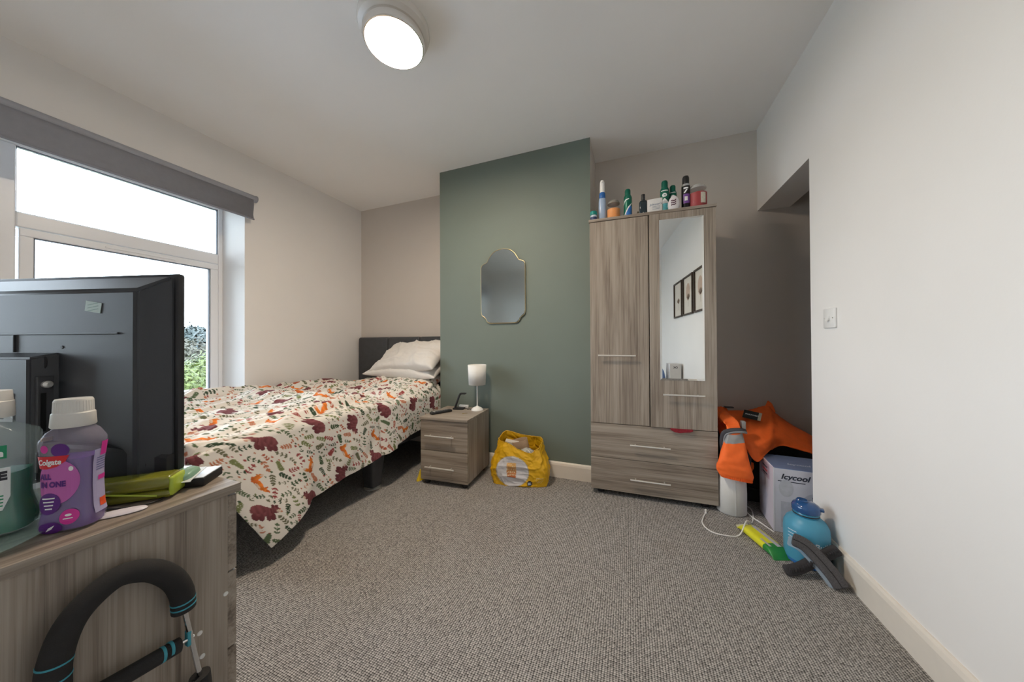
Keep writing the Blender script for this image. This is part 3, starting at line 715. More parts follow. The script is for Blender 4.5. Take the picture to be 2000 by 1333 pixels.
for k in range(3): obj('print_line', xform(rect2(-.013, -.0008, .013, .0008), (.225, -.0413, .372+.006*k), (PI/2, -.16, 0)), mat('sage_print', (.22, .32, .28), .6, var=0), st)
for x, z in ((.150, .296), (-.20, .30)): obj('screw', xform(lathe([(.0035, 0), (.003, .001)], 12), (x, -.040, z), (PI/2, 0, 0)), TVD, bk)
# stand: winged bracket, necks and feet
b = bmesh.new(); rings = []
for x, zt, y in ((-.358, .070, -.012), (-.335, .076, -.020), (-.30, .088, -.040), (-.26, .100, -.058), (-.20, .104, -.064), (.20, .104, -.064), (.26, .100, -.058), (.30, .088, -.042), (.335, .076, -.024), (.358, .070, -.014)):
    rings.append([(x, y, .020), (x, y+.018, .020), (x, y+.018, zt), (x, y+.004, zt), (x, y, zt-.006)])
sb = obj('stand_bracket', addloft(b, rings), TVD, tv, 30)
for x, y in ((.235, -.062), (.325, -.030), (-.235, -.062), (-.325, -.030)): obj('screw', xform(lathe([(.008, 0), (.0075, .0025), (.004, .003)], 14), (x, y, .056), (PI/2, 0, .35 if x > .3 else 0)), BLACK, sb, 40)
for sx in (-.255, .255):
    ft = obj('stand_foot', box((sx-.055, -.105, 0), (sx+.055, .075, .009), .003), TVD, tv, 40)
    obj('neck', box((sx-.012, -.062, .009), (sx+.012, -.046, .030), .002), TVD, ft)

def bottle_surf(rings, e):
    zs = [r[2] for r in rings]; ws = [r[0] for r in rings]; ds = [r[1] for r in rings]
    def f(a, z, off=.0008):
        hw, hd = np.interp(z, zs, ws), np.interp(z, zs, ds)
        q = max(0.0, 1-abs(a/hw)**e); return (a, -hd*q**(1/e)-off, z)
    return f
# purple mouthwash
mw = thing('mouthwash_bottle', 'purple mouthwash bottle with white cap near the chest edge', 'bottle', (-.868, .222, .700), math.radians(42))
pr = [(.040, .026, 0), (.045, .030, .004), (.0465, .032, .018), (.043, .029, .034), (.0415, .027, .070), (.0420, .027, .105), (.0460, .030, .136), (.0475, .031, .146), (.0460, .030, .150), (.036, .026, .163), (.024, .022, .170), (.022, .021, .176)]
pr = [(a*.72, b_*.84, c*.975) for a, b_, c in pr]
PLAST = mat('clear_lavender_plastic', (.60, .54, .66), .10, var=0, alpha=.20, coat=.4)
obj('body', addloft(bmesh.new(), [superring(hw, hd, z, 48, 2.8) for hw, hd, z in pr]), PLAST, mw, 50)
obj('liquid', addloft(bmesh.new(), [superring(hw*.95, hd*.94, z, 40, 2.8) for hw, hd, z in [(.029, .022, .003)]+pr[1:6]+[(.0305, .0235, .116)]]), mat('purple_liquid', (.105, .035, .25), .25, var=.05, coat=.3), mw, 50)
cp = obj('cap', lathe([(.0225, .166), (.0236, .168), (.0224, .188), (.0208, .190), (.0200, .209), (.0188, .2115), (.001, .2115)], 48), mat('off_white_cap', (.66, .64, .60), .4, var=.01), mw, 35)
for k in range(36):
    a = 2*PI*k/36; obj('grip_ridge', tube([(.0206*math.cos(a), .0206*math.sin(a), .191), (.0200*math.cos(a), .0200*math.sin(a), .208)], .0005, 4), MATS['off_white_cap'], cp)
sf_ = bottle_surf(pr, 2.8)
def sf(a, z, off): return sf_(a*.72, z*.975, off)
def stick(name, bm, m, parent, off, surf=sf, cut=.006, label=None): return obj(name, wrap(bm, lambda x, y: surf(x, y, off), cut), m, parent, None, label)
PINK = mat('pink_label', (.50, .12, .40), .45, var=0); HOT = mat('hot_pink_label', (.62, .035, .30), .45, var=0)
PURP = mat('deep_purple_label', (.10, .015, .20), .45, var=0); REDL = mat('red_label', (.62, .02, .03), .45, var=0)
lab = stick('front_label', disc2(-.004, .084, .033, .036), PINK, mw, .0007)
stick('dot', disc2(-.022, .139, .0065, .0065), HOT, lab, .0009); stick('dot', disc2(.003, .136, .014, .011), PURP, lab, .0009)
stick('red_banner', poly2([(-.038, .127), (.016, .127), (.010, .117), (-.004, .109), (-.020, .106), (-.038, .107)]), REDL, lab, .0012)
stick('lettering', xform(text_bm('Colgate', .0125, .15, .0004), (-.016, .117, 0)), WINK, lab, .0016, cut=.004)
stick('lettering', xform(text_bm('ALL', .012, 0, .0007), (-.023, .093, 0)), PURP, lab, .0012, cut=.004)
stick('lettering', xform(text_bm('IN ONE', .012, 0, .0007), (-.011, .080, 0)), PURP, lab, .0012, cut=.004)
stick('purple_roundel', disc2(-.016, .050, .019, .017), PURP, lab, .0012)
for k in range(4): stick('print_line', rect2(-.027+.002*k, .0575-.0055*k, -.006-.001*k, .0595-.0055*k), WINK, lab, .0016)
stick('dot', disc2(.017, .026, .014, .012), HOT, lab, .0012); stick('print_line', rect2(.009, .023, .023, .0245), WINK, lab, .0016); stick('print_line', disc2(.016, .029, .005, .002), WINK, lab, .0016)
stick('dot', disc2(-.012, .011, .019, .010), PURP, lab, .0012); stick('leaf_mark', poly2([(-.018, .006), (-.008, .010), (-.003, .016), (-.013, .012)]), WINK, lab, .0016)
stick('tooth_mark', disc2(.017, .104, .0035, .004), WINK, lab, .0012)
def side_surf(a, z, off):
    a, z = a*.84, z*.975
    hw = np.interp(z, [r[2] for r in pr], [r[0] for r in pr]); hd = np.interp(z, [r[2] for r in pr], [r[1] for r in pr])
    return (hw*max(0, 1-abs(a/hd)**2.8)**(1/2.8)+off, a, z)
sl = stick('side_label', rect2(-.013, .020, .016, .128), mat('lilac_label', (.42, .38, .58), .45, var=0), mw, .0008, side_surf)
stick('dot', rect2(-.002, .116, .016, .140), HOT, sl, .0012, side_surf); stick('print_line', rect2(-.004, .074, .015, .082), HOT, sl, .0012, side_surf)
stick('orange_square', rect2(-.002, .028, .014, .042), mat('orange_label', (.75, .09, .03), .45, var=0), sl, .0012, side_surf)
for k in range(6): stick('print_line', rect2(-.008, .092+.004*k, .012, .0935+.004*k), mat('blue_print', (.13, .13, .30), .6, var=0), sl, .0012, side_surf)
# green mouthwash
gm = thing('mouthwash_bottle', 'green mouthwash bottle at the photo edge, beside the purple one', 'bottle', (-.958, .152, .700), math.radians(56))
gr = [(.046, .030, 0), (.0535, .035, .004), (.0545, .036, .020), (.050, .033, .040), (.0470, .031, .055), (.0470, .031, .105), (.0475, .031, .112), (.0535, .035, .118), (.0535, .035, .150), (.050, .034, .156), (.028, .024, .168), (.021, .021, .176), (.021, .021, .182)]
gr = [(a*.90, b_*.95, c) for a, b_, c in gr]
obj('body', addloft(bmesh.new(), [superring(hw, hd, z, 48, 4) for hw, hd, z in gr]), mat('clear_grey_green_plastic', (.56, .66, .63), .10, var=0, alpha=.18, coat=.4), gm, 40)
obj('liquid', addloft(bmesh.new(), [superring(hw*.94, hd*.92, z, 40, 4) for hw, hd, z in [(.041, .028, .004)]+gr[1:5]+[(.0423, .0295, .094)]]), mat('green_liquid', (.005, .16, .09), .2, var=.05, coat=.3), gm, 50)
obj('cap', lathe([(.026, .180), (.0265, .182), (.0255, .205), (.0245, .206), (.0235, .222), (.001, .223)], 40), MATS['off_white_cap'], gm, 35)
gs = bottle_surf(gr, 4)
gl = stick('front_label', poly2([(-.03, .04), (.03, .04), (.035, .06), (.035, .105), (-.03, .105)]), mat('white_green_label', (.72, .74, .73), .45, var=0), gm, .0008, gs)
stick('lettering', xform(text_bm('E', .017, 0, .0012), (.028, .092, 0)), INK, gl, .0014, gs, .004)
stick('green_badge', rect2(.010, .120, .034, .140), mat('green_label', (.01, .25, .11), .45, var=0), gl, .0008, gs)
stick('lettering', xform(text_bm('n', .014, 0, .0008), (.028, .128, 0)), WINK, gl, .0014, gs, .004)
for k in range(4): stick('print_line', rect2(.0, .046+.005*k, .03, .048+.005*k), MATS['green_label'], gl, .0014, gs)
# glass plate under the green bottle
o = obj('glass_plate', lathe([(.060, 0), (.085, .0012), (.098, .006), (.1005, .0085), (.098, .0085), (.084, .004), (.055, .003), (.001, .003)], 64), mat('pale_green_glass', (.55, .75, .66), .06, var=0, alpha=.38), None, 50)
o.location = (-.925, .115, .7); tag(o, 'clear glass plate with green rim beside the green bottle', 'plate')
gm.location = (-.944, .158, .7065)
# olive glasses case
oc = thing('glasses_case', 'translucent olive green case lying behind the purple bottle', 'case', (-.905, .296, .700), math.radians(44))
OLV = mat('olive_translucent_plastic', (.20, .20, .020), .15, var=.05, alpha=.85, coat=.6)
obj('lower_shell', box((-.070, -.024, .001), (.070, .024, .017), .008, 3), OLV, oc, 50); obj('upper_shell', box((-.070, -.024, .0175), (.070, .024, .044), .010, 3), OLV, oc, 50)
obj('end_cap', box((.064, -.022, .004), (.072, .022, .041), .004), mat('lime_plastic', (.38, .48, .05), .2, var=.03), oc, 50)
obj('strap_ridge', tube(smooth_path([(-.06, -.0245, .030), (-.01, -.0255, .022), (.05, -.0245, .009)], 6), .002, 8), MATS['lime_plastic'], oc, 60)
# white scraper / spoon
b = addloft(bmesh.new(), [superring(hw, hd, z, 32, 2.2) for hw, hd, z in ((.030, .012, 0), (.033, .014, .002), (.031, .012, .0045), (.02, .006, .005))])
o = obj('soap_dish_lid', b, mat('lilac_white_plastic', (.62, .58, .62), .35, var=.01), None, 50); o.location = (-.848, .266, .7); o.rotation_euler = (0, 0, math.radians(58)); tag(o, 'small oval white plastic lid beside the purple bottle', 'lid')
o = obj('charging_cable', tube(smooth_path([(-.93, .262, .703), (-.885, .262, .703), (-.845, .292, .703), (-.850, .325, .703), (-.885, .352, .703), (-.93, .365, .703)], 8), .0017, 8), BLACK, None, 60)
tag(o, 'thin black cable curling round the olive case', 'cable')
# black box with papers and green blister pack
bb_ = thing('set_top_box', 'flat black box with pale top at the chest corner', 'box', (-.915, .366, .700), math.radians(38))
obj('body', box((-.065, -.034, .0), (.065, .034, .018), .003), BLACK, bb_, 40); obj('top_cover', box((-.064, -.033, .018), (.064, .033, .020), .001), mat('pale_grey_cover', (.56, .58, .61), .4, var=.02), bb_)
gp = thing('blister_pack', 'clear and green blister pack resting on the flat black box', 'packet', (-.912, .345, .7215), math.radians(38), rot=(.20, -.02, math.radians(36)))
obj('backing', box((-.06, -.027, 0), (.06, .027, .0015), .0005), mat('silver_card', (.62, .65, .66), .4, var=.02), gp)
obj('blister', addloft(bmesh.new(), [superring(hw, hd, z, 32, 5) for hw, hd, z in ((.056, .024, .0015), (.055, .023, .008), (.050, .019, .012))]), mat('green_blister', (.20, .34, .24), .12, var=.08, coat=.6), gp, 50)
obj('seal_edge', box((-.062, -.029, .0006), (.062, -.025, .0022), .0005), MATS['silver_card'], gp)
# crumpled papers behind the bottles
PAPER = mat('white_paper', (.66, .67, .70), .7, var=.03, bump=.2, bscale=60)
def paper(name, label, loc, rz, w_, h_, seed, lift=.018):
    n = 26; a = np.linspace(-.5, .5, n)[:, None]*np.ones((1, n)); b_ = np.linspace(-.5, .5, n)[None, :]*np.ones((n, 1))
    z = .003+lift*np.clip(fbm(a*3+seed, b_*3, 3, seed)+.35, 0, 2); V = np.stack([a*w_, b_*h_, z], -1).reshape(-1, 3)
    o = grid_obj(name, V, n, n, PAPER, None, None, .0008); o.location = loc; o.rotation_euler = (0, 0, rz); return tag(o, label, 'paper')
paper('paper_sheet', 'white paper crumpled between the two mouthwash bottles', (-1.035, .262, .700), .9, .12, .07, 3.1)
paper('paper_sheet', 'white receipt lying under the television stand', (-.985, .325, .7095), .5, .075, .05, 5.2, .006)
tb = obj('white_tube', addloft(bmesh.new(), [superring(hw, hd, z, 28, 2.4) for hw, hd, z in ((.022, .022, 0), (.024, .024, .004), (.024, .024, .040), (.02, .02, .046))]), mat('white_tub', (.62, .62, .60), .4, var=.02), None, 40)
tb.location = (-1.005, .222, .7); tag(tb, 'small white tub between the two mouthwash bottles', 'tub')

# ---- foam-handled frame leaning on the chest
ex = thing('exercise_frame', 'black foam handled exercise frame with teal stripes leaning on the chest', 'exercise frame', (-.772, .25, 0))
FOAM = mat('black_foam', (.022, .021, .021), .9, var=.1, bump=.3, bscale=700); TEAL = mat('teal_stripe', (.05, .30, .38), .6, var=.02)
ST = mat('polished_steel', (.70, .71, .73), .15, 1.0, var=.02)
hoop = smooth_path([(0, y-.25, z) for y, z in ((.181, .505), (.182, .545), (.193, .587), (.213, .613), (.243, .627), (.277, .612), (.303, .580), (.316, .545), (.319, .512))], 8)
hp = obj('foam_handle', tube(hoop, .0165, 20), FOAM, ex, 60)
def stripe(parent, path, i, r=.0170):
    a, b_ = path[i], path[i+1]; d = (b_-a).normalized(); obj('stripe', tube([a, a+d*.0024], r, 20), TEAL, parent, 40)
for i in (len(hoop)-6, len(hoop)-4, 4, 8): stripe(hp, hoop, i)
obj('rod', tube([(0, .319-.25, .515), (.004, .341-.25, .365)], .0042, 12), ST, ex, 40); obj('rod', tube([(0, .181-.25, .508), (.004, .165-.25, .365)], .0042, 12), ST, ex, 40)
obj('lower_sleeve', tube([(.004, .340-.25, .372), (.012, .372-.25, .0)], .015, 16), FOAM, ex, 40); obj('lower_sleeve', tube([(.004, .166-.25, .372), (.012, .135-.25, .0)], .015, 16), FOAM, ex, 40)
cb_ = [Vector((.002, .196-.25, .466)), Vector((.002, .222-.25, .464)), Vector((.002, .262-.25, .459)), Vector((.002, .312-.25, .453))]
fb = obj('foam_crossbar', tube(cb_, .0125, 18), FOAM, ex, 40)
for y in (.288, .298): obj('stripe', tube([(.002, y-.25, .4560), (.002, y-.25+.004, .4556)], .0129, 18), TEAL, fb, 40)
obj('rod', tube([(.002, .19-.25, .466), (.002, .332-.25, .452)], .0035, 10), ST, ex, 40)
obj('clip', box((-.006, .322-.25, .440), (.006, .328-.25, .468), .002), TEAL, ex)

# ---- things on the bedside cabinet
def on_ns(x, y, z=NT):   # world position from a spot on the cabinet top
    return (x, y, z)
rm = thing('remote_control', 'long black television remote on the bedside cabinet', 'remote', (-1.330, 1.985, NT), math.radians(62))
obj('body', box((-.085, -.021, .001), (.085, .021, .018), .006, 3), BLACK, rm, 50)
for i in range(6):
    for j in range(3): obj('button', box((-.062+i*.020, -.014+j*.011, .0175), (-.052+i*.020, -.008+j*.011, .0195), .0015), mat('grey_button', (.16, .16, .17), .5, var=0) if i else mat('white_button', (.6, .6, .6), .5, var=0), rm)
sh = thing('phone_stand', 'black angled phone stand standing on the bedside cabinet', 'stand', (-1.285, 2.150, NT), math.radians(15))
obj('base', box((-.035, -.03, 0), (.055, .03, .012), .004), BLACK, sh, 40)
obj('arm', tube([(-.022, 0, .008), (.012, 0, .105), (.020, 0, .118), (.030, 0, .124)], .008, 12), BLACK, sh, 50)
obj('head', box((.018, -.022, .120), (.068, .022, .129), .004), BLACK, sh, 40)
ad_ = thing('plug_adapter', 'white plug adapter behind the phone stand', 'adapter', (-1.26, 2.205, NT), math.radians(4))
obj('body', box((-.04, -.012, .001), (.04, .012, .026), .004), WHITEP, ad_, 40); obj('button', box((.018, -.0135, .010), (.03, -.0115, .018), .001), mat('grey_button_pale', (.5, .5, .5), .5, var=0), ad_)
o = obj('lamp_cable', tube(smooth_path([(-1.235, 2.16, NT+.003), (-1.215, 2.175, NT+.004), (-1.20, 2.155, NT+.003), (-1.185, 2.165, NT+.004), (-1.168, 2.16, NT+.003)], 6), .0022, 8), BLACK, None, 60); tag(o, 'short black cable between the phone stand and the lamp', 'cable')
ky = thing('key', 'small brass key lying on the bedside cabinet', 'key', (-1.16, 2.02, NT+.0015), .7)
obj('bow', tube([(.008*math.cos(k*PI/6), .008*math.sin(k*PI/6), .001) for k in range(12)], .0016, 6, True), mat('dull_brass', (.42, .34, .2), .35, 1.0, var=.05), ky); obj('blade', box((.008, -.0022, 0), (.032, .0022, .0022)), MATS['dull_brass'], ky)
# yellow wedge by the cabinet
yw = addloft(bmesh.new(), [superring(hw, hd, z, 20, 2.2) for hw, hd, z in ((.020, .045, 0), (.020, .045, .006), (.013, .03, .03), (.004, .012, .072))])
o = obj('rubber_wedge', yw, mat('yellow_rubber', (.72, .50, .02), .5, var=.05), None, 50); o.location = (-1.445, 1.895, 0); tag(o, 'small yellow wedge on the carpet between bed and bedside cabinet', 'wedge')

# ================================================================== THINGS ON TOP OF THE WARDROBE
def topspot(x, dy=.062): return (x, 2.112+dy+math.tan(WR)*(x+.246), WT)
def facing(x, y): return math.atan2(-y, -x)+PI/2   # front (-y) turned towards the middle of the room
TEALP = mat('teal_plastic', (.01, .23, .20), .4, var=.03); GREENC = mat('deep_green_can', (.006, .13, .085), .3, .2, var=.04)
def cyl_surf(r): return lambda a, z, off: ((r+off)*math.sin(a/r), -(r+off)*math.cos(a/r), z)
def can(name, label, x, r, h, bodyc, capc, cap_r, cap_h, group=None, dy=.062, shoulder=.02, cat='can'):
    t = thing(name, label, cat, topspot(x, dy), facing(x, 2.17), group)
    bh = h-cap_h
    obj('body', lathe([(r*.92, 0), (r, .004), (r, bh-shoulder), (r*.93, bh-shoulder*.5), (cap_r*1.02, bh)], 32), bodyc, t, 40)
    obj('cap', lathe([(cap_r, bh), (cap_r, bh+cap_h*.75), (cap_r*.8, bh+cap_h*.95), (.001, bh+cap_h)], 28), capc, t, 45)
    return t
def on_can(t, name, bm, m, r, off=.0006): return obj(name, wrap(bm, lambda x, y: cyl_surf(r)(x, y, off), .006), m, t)
t = thing('cream_pot', 'tiny pot with teal lid at the wardrobe corner', 'pot', topspot(-.222, .045), 0)
obj('jar', lathe([(.019, 0), (.021, .003), (.021, .040), (.018, .046)], 28), mat('pale_blue_pot', (.55, .62, .68), .3, var=.05), t, 40); obj('lid', lathe([(.0225, .044), (.023, .047), (.023, .066), (.020, .070), (.001, .070)], 28), TEALP, t, 40)
obj('label_band', lathe([(.0214, .006), (.0214, .030)], 28, cap0=False, cap1=False), mat('navy_label', (.03, .05, .14), .5, var=.3, vscale=120), t, 60)
t = thing('spray_bottle', 'slim pale blue spray bottle with white nozzle on the wardrobe', 'bottle', topspot(-.166, .065), facing(-.166, 2.17))
obj('body', addloft(bmesh.new(), [superring(hw, hd, z, 32, 2.3) for hw, hd, z in ((.020, .016, 0), (.0235, .018, .004), (.0245, .019, .08), (.0235, .018, .135), (.020, .016, .160))]), mat('pale_blue_plastic', (.34, .44, .60), .3, var=.04), t, 50)
obj('collar', lathe([(.0195, .158), (.0205, .162), (.0200, .192), (.0165, .198)], 28), mat('bright_blue_plastic', (.02, .12, .38), .3, var=.02), t, 45)
obj('nozzle', lathe([(.0165, .197), (.0160, .24), (.0150, .268), (.010, .281), (.001, .284)], 28), WHITEP, t, 50); obj('button', xform(lathe([(.004, 0), (.003, .002)], 12), (0, -.0150, .262), (PI/2, 0, 0)), mat('grey_button_pale', (.5, .5, .5), .5), t)
def candle(name, label, x, wax, waxm, r, h, lidm, glassm, lidr):
    t = thing(name, label, 'candle', topspot(x, .075), facing(x, 2.17))
    obj('wax', lathe([(r*.93, .004), (r*.95, .01), (r*.95, wax), (.001, wax)], 36), waxm, t, 40)
    obj('wick', tube([(0, 0, wax), (.002, 0, wax+.012)], .001, 6), BLACK, t)
    o = obj('glass_jar', lathe([(r*.9, 0), (r, .006), (r, h*.68), (r*.9, h*.76), (r*.78, h*.80)], 40, cap1=False), glassm, t, 50)
    obj('lid', lathe([(lidr*.95, h*.79), (lidr, h*.80), (lidr, h*.84), (lidr*.86, h*.86), (lidr*.8, h*.93), (lidr*.5, h*.975), (.001, h)], 36), lidm, t, 45)
    return t
CLEAR = mat('clear_jar_glass', (.80, .81, .80), .05, var=0, alpha=.06, coat=.15)
candle('jar_candle', 'orange wax jar candle with grey lid on the wardrobe', -.094, .075, mat('orange_wax', (.78, .30, .07), .6, var=.05), .043, .140, mat('grey_candle_lid', (.24, .22, .19), .4, var=.05), CLEAR, .040)
t = can('deodorant_can', 'green and blue deodorant can beside the orange candle', -.004, .026, .193, GREENC, GREENC, .018, .040, 'cans on the wardrobe')
on_can(t, 'blue_panel', poly2([(-.02, .005), (.028, .005), (.028, .07), (.015, .075), (-.005, .045), (-.02, .015)]), mat('blue_label', (.03, .17, .52), .4, var=.1, vscale=60), .026)
on_can(t, 'white_swirl', poly2([(-.022, .02), (-.016, .02), (.006, .06), (.028, .09), (.028, .096), (.002, .068)]), WINK, .026, .0009)
on_can(t, 'white_swirl', poly2([(-.03, .085), (-.012, .112), (.008, .118), (.008, .123), (-.016, .118), (-.034, .09)]), WINK, .026, .0009)
t = thing('dropper_bottle', 'short dark blue-black bottle between green can and white carton', 'bottle', topspot(.090), facing(.09, 2.17))
NAVY = mat('blue_black_glass', (.010, .022, .032), .15, var=.05, coat=.5)
obj('body', addloft(bmesh.new(), [superring(hw, hd, z, 32, 5) for hw, hd, z in ((.022, .017, 0), (.024, .019, .003), (.024, .019, .088), (.020, .016, .098), (.011, .011, .103))]), NAVY, t, 40); obj('cap', lathe([(.0115, .102), (.0120, .105), (.0115, .143), (.001, .146)], 24), BLACK, t, 40)
obj('emblem', xform(poly2([(-.004, -.008), (0, .010), (.004, -.008)]), (0, -.0192, .014), (PI/2, 0, 0)), WINK, t)
t = thing('pebble_ornament', 'small dark triangular ornament next to the blue-black bottle', 'ornament', topspot(.058, .05), .3)
obj('body', addloft(bmesh.new(), [superring(hw, hd, z, 20, 2.5) for hw, hd, z in ((.012, .010, 0), (.012, .01, .006), (.008, .007, .022), (.002, .002, .034))]), mat('mottled_brown_stone', (.09, .075, .05), .5, var=.4, vscale=90), t, 50)
t = thing('soap_carton', 'white soap carton standing among the bottles', 'carton', topspot(.158, .05), facing(.158, 2.17))
obj('carton', box((-.044, -.016, 0), (.044, .016, .096), .004), mat('white_carton', (.66, .65, .64), .5, var=.03), t, 40)
obj('lettering', xform(text_bm("Johnson's", .018, .1, .0003), (.006, -.0166, .058), (PI/2, 0, 0)), mat('blue_grey_print', (.12, .16, .25), .6, var=0), t)
for k in range(3): obj('print_line', xform(rect2(-.02, -.001, .024, .001), (.006, -.0165, .044-.008*k), (PI/2, 0, 0)), MATS['blue_grey_print'], t)
t = can('deodorant_can', 'taller green deodorant can with white arch print', .216, .026, .207, GREENC, GREENC, .019, .044, 'cans on the wardrobe', .058)
on_can(t, 'light_panel', poly2([(-.022, .002), (.022, .002), (.022, .055), (0, .075), (-.022, .055)]), mat('pale_teal_label', (.07, .32, .36), .4, var=.2, vscale=90), .026)
on_can(t, 'white_arch', poly2([(-.024, .055), (0, .082), (.024, .055), (.024, .061), (0, .089), (-.024, .061)]), WINK, .026, .0009)
on_can(t, 'roundel', disc2(.0, .108, .014, .012), WINK, .026, .0009); on_can(t, 'print_line', rect2(-.021, .134, .021, .139), WINK, .026, .0009)
on_can(t, 'lettering', xform(text_bm('72', .012, 0, .0006), (0, .108, 0)), GREENC, .026, .0014)
t = can('deodorant_can', 'shorter green deodorant can behind the swirl badge', .266, .023, .184, GREENC, GREENC, .017, .036, 'cans on the wardrobe', .090)
on_can(t, 'roundel', disc2(.0, .105, .012, .010), WINK, .023, .0009); on_can(t, 'print_line', rect2(-.018, .130, .018, .134), WINK, .023, .0009)
t = thing('air_freshener', 'round white air freshener with maroon swirl mark', 'air freshener', topspot(.264, .030), facing(.264, 2.15))
egg = [superring(hw, hw*.45, z, 32, 2) for hw, z in ((.020, 0), (.030, .012), (.0335, .032), (.032, .052), (.024, .074), (.012, .090), (.002, .096))]
obj('body', addloft(bmesh.new(), egg), mat('white_lilac_plastic', (.70, .67, .69), .35, var=.01), t, 50)
for k in range(3):
    pth = [(-.014, -.0158+.001, .030+.014*k), (-.006, -.0160, .036+.012*k), (.003, -.0160, .032+.012*k), (.012, -.0158, .038+.013*k)]
    obj('swirl', tube([(p.x, p.y, p.z) for p in smooth_path(pth, 5)], .0026, 8), mat('maroon_print', (.09, .012, .045), .5, var=0), t, 60)
t = can('body_spray_can', 'tall black and purple body spray can beside the red candle', .336, .0245, .218, mat('black_can', (.018, .015, .018), .3, .3, var=.1), BLACK, .019, .050, 'cans on the wardrobe')
obj('collar', lathe([(.0248, .150), (.0248, .155), (.022, .164)], 28, cap0=False, cap1=False), mat('silver_band', (.6, .6, .6), .3, 1.0, var=0), t, 40)
on_can(t, 'purple_panel', rect2(-.014, .040, .024, .098), mat('violet_label', (.16, .06, .30), .4, var=.3, vscale=90), .0245); on_can(t, 'white_badge', rect2(-.006, .056, .010, .082), WINK, .0245, .0009)
on_can(t, 'print_line', poly2([(-.012, .106), (-.004, .104), (.010, .124), (.002, .126)]), WINK, .0245, .0009); on_can(t, 'print_line', rect2(-.012, .130, .014, .139), WINK, .0245, .0009)
t = candle('jar_candle', 'large red wax jar candle at the wardrobe end', .402, .098, mat('red_wax', (.36, .012, .020), .5, var=.06), .0535, .160, mat('frosted_glass_lid', (.55, .54, .52), .2, var=.03, alpha=.6), CLEAR, .048)
b = wrap(rect2(.018, .025, .048, .09), lambda x, y: cyl_surf(.0537)(x, y, .0006), .006); obj('paper_label', b, mat('cream_label', (.66, .62, .52), .6, var=.1, vscale=80), t)

# ================================================================== BESIDE THE WARDROBE
# black holdall that carries the jacket
hd_ = thing('holdall', 'black soft holdall in the alcove under the orange jacket', 'bag', (.79, 2.47, 0))
NYL = mat('black_nylon', (.012, .012, .014), .7, var=.2, bump=.2, bscale=400)
rings = [superring(hw, hd2, z, 40, 6) for hw, hd2, z in ((.28, .12, .0), (.29, .125, .02), (.285, .122, .20), (.275, .115, .33), (.255, .10, .365))]
obj('body', addloft(bmesh.new(), rings), NYL, hd_, 60)
obj('strap', tube(smooth_path([(-.16, -.124, .30), (-.17, -.135, .18), (-.10, -.14, .09), (.02, -.14, .10), (.06, -.132, .2), (.05, -.122, .31)], 6), .009, 8), NYL, hd_, 60)
# carton of a fan
BR = math.radians(-3.5)
cx = thing('fan_carton', 'white and grey printed fan carton in the alcove', 'carton', (.706, 2.020, 0), BR)
CARD = mat('pale_grey_card', (.52, .52, .58), .5, var=.05, vscale=7); CARDL = mat('lilac_grey_card', (.60, .55, .62), .5, var=.06, vscale=9)
b = box((0, 0, 0), (.30, .235, .336), .002, 1)
for f in b.faces: f.material_index = 1 if f.normal.x < -.7 else (2 if f.normal.z > .7 else 0)
obj('carton', b, [CARD, CARDL, mat('slate_blue_card', (.15, .21, .36), .5, var=.05)], cx)
IC = mat('charcoal_print', (.025, .03, .05), .6, var=0)
obj('lettering', xform(text_bm('Icycool', .038, .28, .0012), (.088, -.0006, .294), (PI/2, 0, 0), (1.05, 1, 1)), IC, cx, label='brand lettering on the carton front')
obj('underline', xform(rect2(.018, .268, .130, .272), (0, -.0006, 0), (PI/2, 0, 0)), IC, cx)
obj('lettering', xform(text_bm('Icycool', .034, .28, .0010), (.13, .085, .3366), (0, 0, 0)), mat('pale_blue_print', (.5, .55, .66), .6, var=0), cx)
obj('lettering', xform(text_bm('Icy', .018, .28, .0006), (.165, -.0006, .205), (PI/2, 0, 0)), IC, cx)
obj('printed_fan', xform(disc2(.185, .13, .085, .10), (0, -.0005, 0), (PI/2, 0, 0)), mat('faint_fan_print', (.40, .41, .47), .5, var=.15, vscale=25), cx)
obj('printed_fan', xform(disc2(.052, .235, .030, .045), (0, -.0007, 0), (PI/2, 0, 0)), mat('faint_panel_print', (.43, .44, .48), .5, var=.12, vscale=25), cx)
obj('printed_fan', xform(rect2(.030, .03, .085, .165), (0, -.0009, 0), (PI/2, 0, 0)), MATS['faint_fan_print'], cx)
obj('side_print', xform(rect2(-.20, .245, -.06, .325), (-.0006, 0, 0), (PI/2, 0, -PI/2)), mat('red_grey_print', (.42, .30, .36), .5, var=.3, vscale=45), cx)
for z in (.30, .28, .262): obj('print_line', xform(rect2(-.17, z-.004, -.09, z+.004), (-.0010, 0, 0), (PI/2, 0, -PI/2)), IC if z != .28 else REDL, cx)
obj('tape_edge', box((-.001, -.001, .0), (.004, .004, .336)), mat('clear_tape', (.62, .62, .66), .25, var=0), cx)
# white paper roll / speaker cylinder
wc = thing('kitchen_roll', 'white wrapped cylinder standing beneath the orange sleeve', 'roll', (.556, 2.170, 0))
obj('body', lathe([(.068, 0), (.074, .006), (.075, .12), (.072, .225), (.064, .232), (.001, .233)], 48, sy=.92), mat('white_wrapping', (.66, .65, .63), .55, var=.02, bump=.25, bscale=14), wc, 50)
obj('seam', tube([(.005, -.0694, .008), (.004, -.0700, .12), (.004, -.0670, .222)], .0012, 6), MATS['white_wrapping'], wc); obj('dark_tab', box((.028, -.060, .205), (.036, -.052, .236), .001), BLACK, wc)

